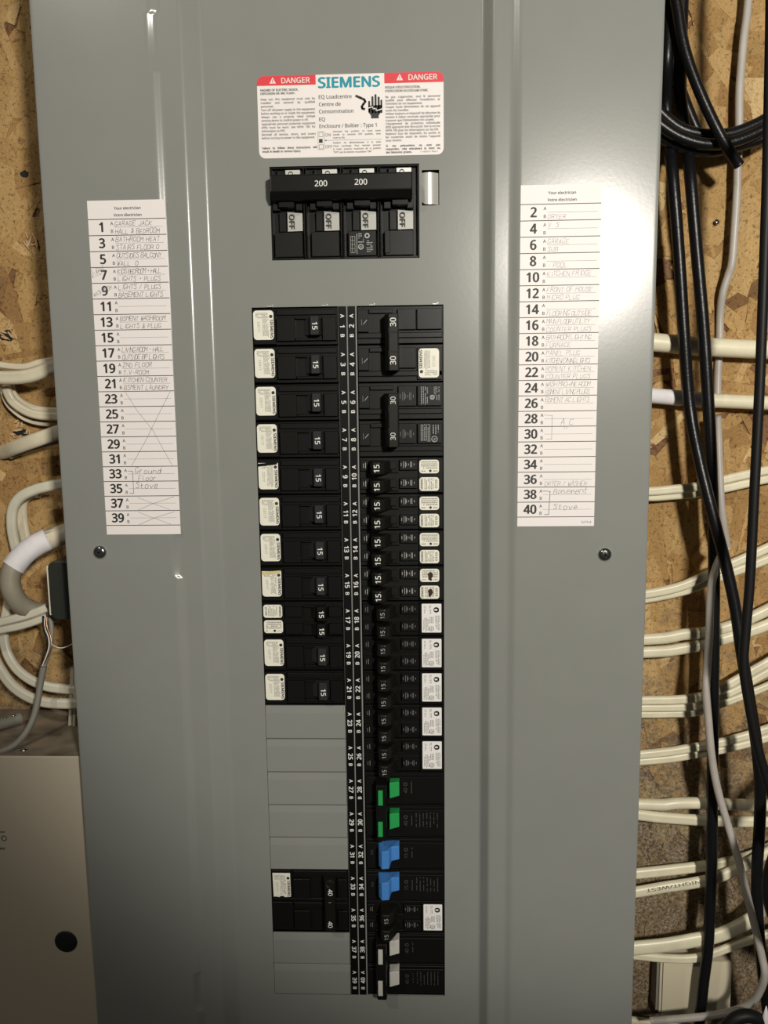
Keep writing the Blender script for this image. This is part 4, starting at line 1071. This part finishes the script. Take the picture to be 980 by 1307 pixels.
bcable('middle strand of the black cable bundle looping right at the top', [(820, 140), (845, 161), (870, 176), (900, 184), (930, 182), (955, 174), (985, 158), (1050, 112)], 57.5, 4.2)
bcable('lowest strand of the black cable bundle looping right at the top', [(820, 160), (845, 176), (870, 187), (900, 193), (925, 190), (950, 184), (985, 170), (1050, 125)], 66, 4.2)
bcable('black cable slanting from the top down into the looping bundle', [(856, -260), (853, -40), (853, 40), (860, 90), (872, 125), (884, 155), (895, 175), (915, 188, 76), (960, 180, 76)], 85, 4.2)
bcable('thick black hose arching at the right edge above the junction box', [(1420, 760, 80), (1200, 880, 20), (1080, 985), (1040, 1020), (1008, 1062), (990, 1100), (984, 1140), (1000, 1185), (1060, 1230), (1200, 1290, 20), (1420, 1330, 80)], -20, 6.0, M_bcabm)

GG = 'grey cables right of the panel'
cable('grey cable winding down the bare wood and behind the thick cream cable', [(958, -260, 82), (956, -40, 82), (954, 10, 82), (949, 50, 82), (946, 85, 82), (943.5, 120, 82), (943, 170, 82), (941, 220, 82), (940.5, 245, 82), (937, 300, 82), (934, 335, 82), (929, 352, 84), (922, 375, 86), (919, 400, 90), (918, 440, 91), (916, 480, 91), (915.5, 515, 90)], 82, 2.9, m=M_gcab, group=GG, rnd_=True)
cable('grey cable end standing over the third cream cable pair', [(915, 530, 70), (916.5, 560, 70), (918, 600, 68), (920, 640, 66), (923, 668, 66), (928, 700, 70)], 70, 2.9, m=M_gcab, group=GG, rnd_=True)
cable('long grey cable curving down to the bottom right corner over the black cable', [(925, 700, 57), (917, 716, 53), (909, 740, 49.5), (906, 770, 48), (905, 810, 47.5), (902.5, 850, 47.5), (901, 880, 44), (904, 920, 44), (907, 955, 44), (912, 990, 44), (919, 1020, 44), (931, 1060, 44), (943, 1100, 36), (955, 1150, 25), (965, 1190, 22), (972, 1220, 22), (976, 1243, 20), (971, 1262, 24), (960, 1279, 30), (940, 1289, 36), (910, 1296, 40), (870, 1300, 44), (830, 1303, 48)], 44, 2.9, m=M_gcab, group=GG, rnd_=True)

bcable('stub of black cable poking up at the bottom right corner', [(915, 1330), (932, 1306), (948, 1297), (966, 1300), (985, 1318)], 10, 5.0, M_bcabm)
a = P(976, 1318, 8); b = P(974, 1284, 8); g = G(); g.lathe((a.x, 8, a.z), [(5.0, -12), (4.6, 0), (2.6, (b.z - a.z) * .55), (.3, b.z - a.z)], 10, axis='z')
o = build('plastic_spike', g, M_tape); tag(o, 'white pointed plastic tip at the very bottom right corner', 'spike')

# left side
LG = 'cream cables looping at the left of the panel'
cable('upper thin cream cable of the topmost left group', [(-40, 440), (-8, 462), (10, 467), (32, 468), (50, 463), (70, 459), (95, 452)], 70, 2.6, 2.4, M_nmdb, LG)
cable('wide cream cable of the topmost left group, sagging leftward', [(-60, 470), (-20, 480), (12, 482), (36, 480), (55, 474), (75, 466), (100, 458)], 60, 5.2, 3, M_nmdb, LG, groove=.3)
cable('outer cable of the cream hook curling under the topmost left group', [(10, 488, 84), (9, 498), (16, 512), (30, 523), (45, 529), (62, 531), (85, 532), (105, 532)], 76, 3.6, 2.6, M_nmdb, LG)
cable('inner cable of the cream hook curling under the topmost left group', [(14, 486, 86), (16, 500), (26, 512), (42, 520), (60, 523), (85, 524), (105, 524)], 82, 2.6, 2.4, M_nmdb, LG)
cable('thin lowest cable of the cream hook on the left', [(2, 496, 88), (8, 514), (20, 527), (34, 536), (52, 541), (75, 542), (105, 542)], 84, 1.6, 1.6, M_nmdb, LG)
cable('broad flat cream cable coming out of the torn hole on the left', [(0, 578, 92), (8, 576, 84), (20, 571, 74), (42, 563, 68), (62, 556, 68), (80, 550, 68), (105, 544, 68)], 70, 5.6, 2.8, M_nmdb, LG, groove=.05)
cable('thin buff cable tucked under the broad flat cable on the left', [(14, 583, 86), (35, 574, 82), (55, 568, 80), (80, 562, 78), (105, 556, 78)], 80, 2.0, 1.8, M_gcab2, LG)
cable('cream cable arching from the panel down behind the white tape, outer', [(24, 712, 82), (18, 690, 78), (15, 668, 74), (17, 648, 72), (27, 634, 70), (45, 625, 68), (65, 620, 66), (85, 617, 66), (105, 614, 66)], 70, 4.2, 2.8, M_nmdw, LG)
cable('buff cable standing inside the arch left of the panel', [(36, 700, 88), (31, 680, 88), (28, 660, 88), (29, 640, 86), (38, 630, 84), (50, 628, 84)], 88, 4.6, 2.8, M_nmdb, LG)
o = cable('fat grey conduit bent in a loop with white tape at its neck', [(110, 672, 60), (88, 680, 60), (66, 686, 58), (46, 696, 54), (30, 708, 50), (18, 722, 46), (13, 738, 44), (15, 754, 44), (24, 769, 48), (40, 779, 56), (58, 782, 66), (75, 782, 74)], 50, 7.6, m=M_cond, group='grey conduit left of the panel', rnd_=True, name='conduit', cat='conduit')
g = G(); g.tube(spline(path([(62, 688, 57.4), (46, 696, 53.6), (30, 708, 49.6), (17, 724, 45.6)], 50), 5), roundsec(8.7, 18)); build('tape_wrap', g, M_tape, o, label='white cloth tape')
g = G(); g.tube(spline(path([(110, 672, 60), (88, 680, 60), (60, 689, 57.6)], 50), 5), roundsec(8.15, 18)); build('cable_jacket', g, M_nmdb, o, label='cream jacket emerging from the tape')
cable('upper of two cream cables rising to the dark box on the left', [(-40, 803), (0, 794), (25, 788), (45, 782), (62, 775)], 50, 3.4, 3, M_nmdw, LG)
cable('lower of two cream cables rising to the dark box on the left', [(-40, 813), (0, 804), (25, 799), (45, 793), (62, 786)], 52, 3.2, 3, M_nmdw, LG)
cable('cream cable dropping from the conduit and curving right above the beige box', [(14, 758, 74), (10, 775, 72), (6, 795, 72), (5, 815, 70), (10, 835, 68), (22, 854, 66), (40, 868, 62), (60, 876, 60), (80, 879, 60), (108, 881, 60)], 64, 4.0, 2.8, M_nmdw, LG)
cable('lowest cream cable on the left curving just above the beige box', [(-20, 800, 66), (-8, 838, 62), (4, 860, 60), (18, 877, 56), (36, 889, 54), (56, 896, 52), (80, 898, 52), (108, 898, 52)], 58, 4.2, 3, M_nmdw, LG)
cable('thin upright cream cable entering the beige box, nearest the panel', [(97, 850, 58), (95.5, 900, 58), (94.5, 934.5, 58)], 58, 1.3, 1.3, M_nmdw, LG)
cable('thin upright cream cable entering the beige box, farther from the panel', [(93, 850, 60), (91, 900, 60), (89.5, 933, 60)], 60, 1.7, 1.6, M_nmdw, LG)
o = cable('dull grey cable with stripped frayed end dropping past the left cream cables', [(56, 850, 40), (52, 870, 38), (48, 895, 34), (42, 918, 28), (31, 938, 20), (15, 953, 12), (-10, 962, 8), (-50, 968, 8)], 30, 2.5, m=M_gcab2, group='grey cable left of the panel', rnd_=True)
for nm, m_, px, r, lb in (('wire', M_gcab2, [(64, 788, 48), (66, 805, 46), (65, 822, 44), (60, 838, 42), (56, 852, 40)], 2.0, 'grey stripped jacket'), ('wire', M_wink, [(58, 784, 46), (57, 800, 44), (62, 814, 42), (62, 828, 40), (54, 850, 39)], .5, 'thin white wire'),
                          ('wire', M_copper, [(60, 786, 46), (60, 800, 44), (65, 814, 42), (64, 830, 40), (55, 850, 39)], .5, 'thin bare wire'), ('wire', M_black, [(55, 786, 46), (56, 803, 43), (60, 816, 41), (60, 832, 40), (54, 848, 40)], .7, 'thin black wire')):
    g = G(); g.tube(spline(path(px, 40), 5), roundsec(r, 8)); build(nm, g, m_, o, label=lb)
cable('thin white thread sagging from the frayed grey cable to the panel', [(64, 820, 42), (70, 825, 44), (78, 827, 46), (86, 825, 46), (96, 820, 48)], 44, .4, m=M_wink, group=None, rnd_=True, name='thread', cat='thread')

# dark plastic box behind the left edge
a = P(60, 718, 40); b = P(67, 786, 40)
g = G()
o0 = (a.x, 60, (a.z + b.z) / 2)
t = thing('junction_box', 'small dark plastic box with a cream edge tucked behind the left of the panel', 'box', (a.x + 12, 93, b.z))
to = (a.x + 12, 93, b.z)
g = G(); z1_, z0_ = P(66, 716, 30).z, P(70, 790, 30).z; xa = P(64, 750, 30).x
g.prism(rrect(xa, -206.8, z0_, z1_, 5, 4, square=(0, 3)), 28, 70); build('box_body', g, M_boxd, t, to, bevel=.8, seg=2)
g = G(); g.box(xa + 8, xa + 8.5, 27.6, 28.2, z0_ + 3, z1_ - 3); build('moulding_seam', g, M_lever, t, to)
g = G(); g.prism(rrect(xa - 1.8, xa - .1, z0_ + 3, z1_ - 3.5, .8, 3), 30, 36); build('cream_edge', g, M_nmdw, t, to, label='cream plastic edge'); 
g = G(); g.box(xa, -207, 70.1, 94.5, z0_ + 6, z1_ - 6); build('mounting_block', g, M_boxd, t, to)

# beige box at lower left
bx1 = -222.2; bz1 = -319.4
t = thing('metal_cabinet', 'plain beige metal cabinet with a round dark hole left of the panel foot', 'cabinet', (-330, 94, -800)); to = (-330, 94, -800)
g = G(); g.box(-480, bx1, 2, 93, -800, bz1 - .3); build('cabinet_body', g, M_boxp, t, to, bevel=1.0, seg=2)
g = G(); g.box(-479, bx1 - .5, 2.6, 93.4, bz1 - .28, bz1); build('dusty_top', g, M_dusty, t, to, label='dusty brown top of the cabinet')
p = P(84, 1202, 1.5); g = G(); g.lathe((p.x, 2, p.z), [(8.6, -.5), (8.6, .5), (7.8, .9), (.2, 1.0)], 32); build('dark_hole_disc', g, M_hole, t, to, label='round black disc painted as the dark of a hole')  # black disc on the front, painted as the dark of a round hole
p = P(30, 958, 12); g = G(); g.lathe((p.x, 12, bz1), [(2.9, -.5), (2.9, .4), (2.2, 1.3), (.2, 1.6)], 18, axis='z'); build('screw', g, M_chrome, t, to)
g = G()
for s_, u, v, cp in (('I', 3, 1062, 3.4), ('o', 3.5, 1070, 3.2), ('IE', 2, 1083, 1.9)):
    p = P(u, v, 1.9)
    if s_ == 'I': flat(g, p.x - 6, p.x + 2, p.z - .35, p.z + .35, 1.9)
    elif s_ == 'o': ring(g, p.x + .9, p.z, 2.2, .6, 1.9, 20)
    else: text(g, 'MAX', p.x + 2.6, p.z, 1.7, 1.9, 0, align='r', bold=.03)
build('cabinet_print', g, M_dink, t, to)
# clamp with bright screws on the cabinet's top
a = P(-8, 926, 50); b = P(16, 910, 50)
g = G(); d = (b - a).normalized(); 
ztop = bz1
c0 = Vector((a.x, 42, ztop + 5)); c1 = Vector((b.x + 1, 60, ztop + 5.5))
g.tube([c0 + (c1 - c0) * k / 4 for k in range(5)], roundsec(4.6, 12))
cl = build('ground_clamp', g, M_gcab2, None, (0, 0, 0)); tag(cl, 'dark metal grounding clamp with bright screws lying at the left frame edge', 'clamp')
for k in (.25, .55, .82):
    q = c0 + (c1 - c0) * k; g = G(); g.lathe((q.x, q.y - 1.5, q.z + 3.6), [(1.6, 0), (1.6, .9), (1.0, 1.4), (.1, 1.5)], 12, axis='z'); build('screw', g, M_chrome, cl)

# junction box lower right, under the cream cables
a = P(839, 1226, 74); b = P(930, 1296, 74)
t = thing('junction_box', 'cream wall junction box beneath the sweeping cables, bottom right', 'box', ((a.x + b.x) / 2, 94, b.z)); to = ((a.x + b.x) / 2, 94, b.z)
g = G(); g.box(a.x + 3, b.x, 76, 94, b.z, a.z - 1); build('box_body', g, M_nmdb, t, to, bevel=.8, seg=2)
g = G(); g.prism(rrect(a.x + 5.2, b.x + .6, b.z - .5, a.z - .5, 1.5, 3), 74, 76); build('cover_plate', g, mat('cream_plastic', (.70, .63, .46), .5), t, to)
g = G(); g.box(a.x + 1.0, a.x + 2.9, 78, 94, b.z + 1, a.z - 1); build('grey_left_side', g, M_gcab2, t, to, label='dark grey left side of the box')  # separate grey strip for the left side of the box

# small nail and splinter by the grey cable, dark patches for the shade in torn holes at left
p = P(914, 284, WY - 3); g = G(); g.lathe((p.x, WY - .8, p.z), [(.7, 0), (.7, 3.0), (2.0, 3.2), (2.0, 3.8), (.2, 4.0)], 12)
o = build('nail', g, M_chrome); tag(o, 'small nail head in the wood board left of the grey cable', 'nail')
g = G()
def chip(u, v, L, W, ang, y):
    p = P(u, v, WY - y); c, s = math.cos(ang), math.sin(ang)
    q = [(-L / 2, 0), (-L * .2, -W / 2), (L / 2, -W * .2), (L * .4, W * .3), (-L * .1, W / 2)]
    pts = [(p.x + x * c - z * s, p.z + x * s + z * c) for x, z in q]; g.prism(pts, WY - y - .5, WY - y + .3)
R2 = random.Random(5)
for cx_, cy_ in ((12, 424), (30, 545), (18, 560), (40, 308)):
    for k in range(9): chip(cx_ + R2.uniform(-9, 9), cy_ + R2.uniform(-8, 8), R2.uniform(3, 9), R2.uniform(.8, 2), R2.uniform(0, 3.1), R2.uniform(1.8, 4))
o = build('wood_splinter', g, mat('fresh_wood', (.55, .38, .2), .7), wall); o['kind'] = 'stuff'; o['label'] = 'ragged splinters round the torn holes in the board'
g = G()
for u, v, rx, rz in ((8, 428, 6, 5), (28, 552, 7, 3), (31, 222, 3.5, 3)):
    p = P(u, v, WY - 2); pts = [(p.x + rx * math.cos(k * .45) * R2.uniform(.7, 1.1), p.z + rz * math.sin(k * .45) * R2.uniform(.7, 1.1)) for k in range(14)]; g.prism(pts, WY - 1.9, WY - .5)
o = build('torn_hole_shade', g, M_void, wall, label='dark patches painted as the shade in torn gouges of the board')  # raised near-black patches carry the shade inside the torn holes
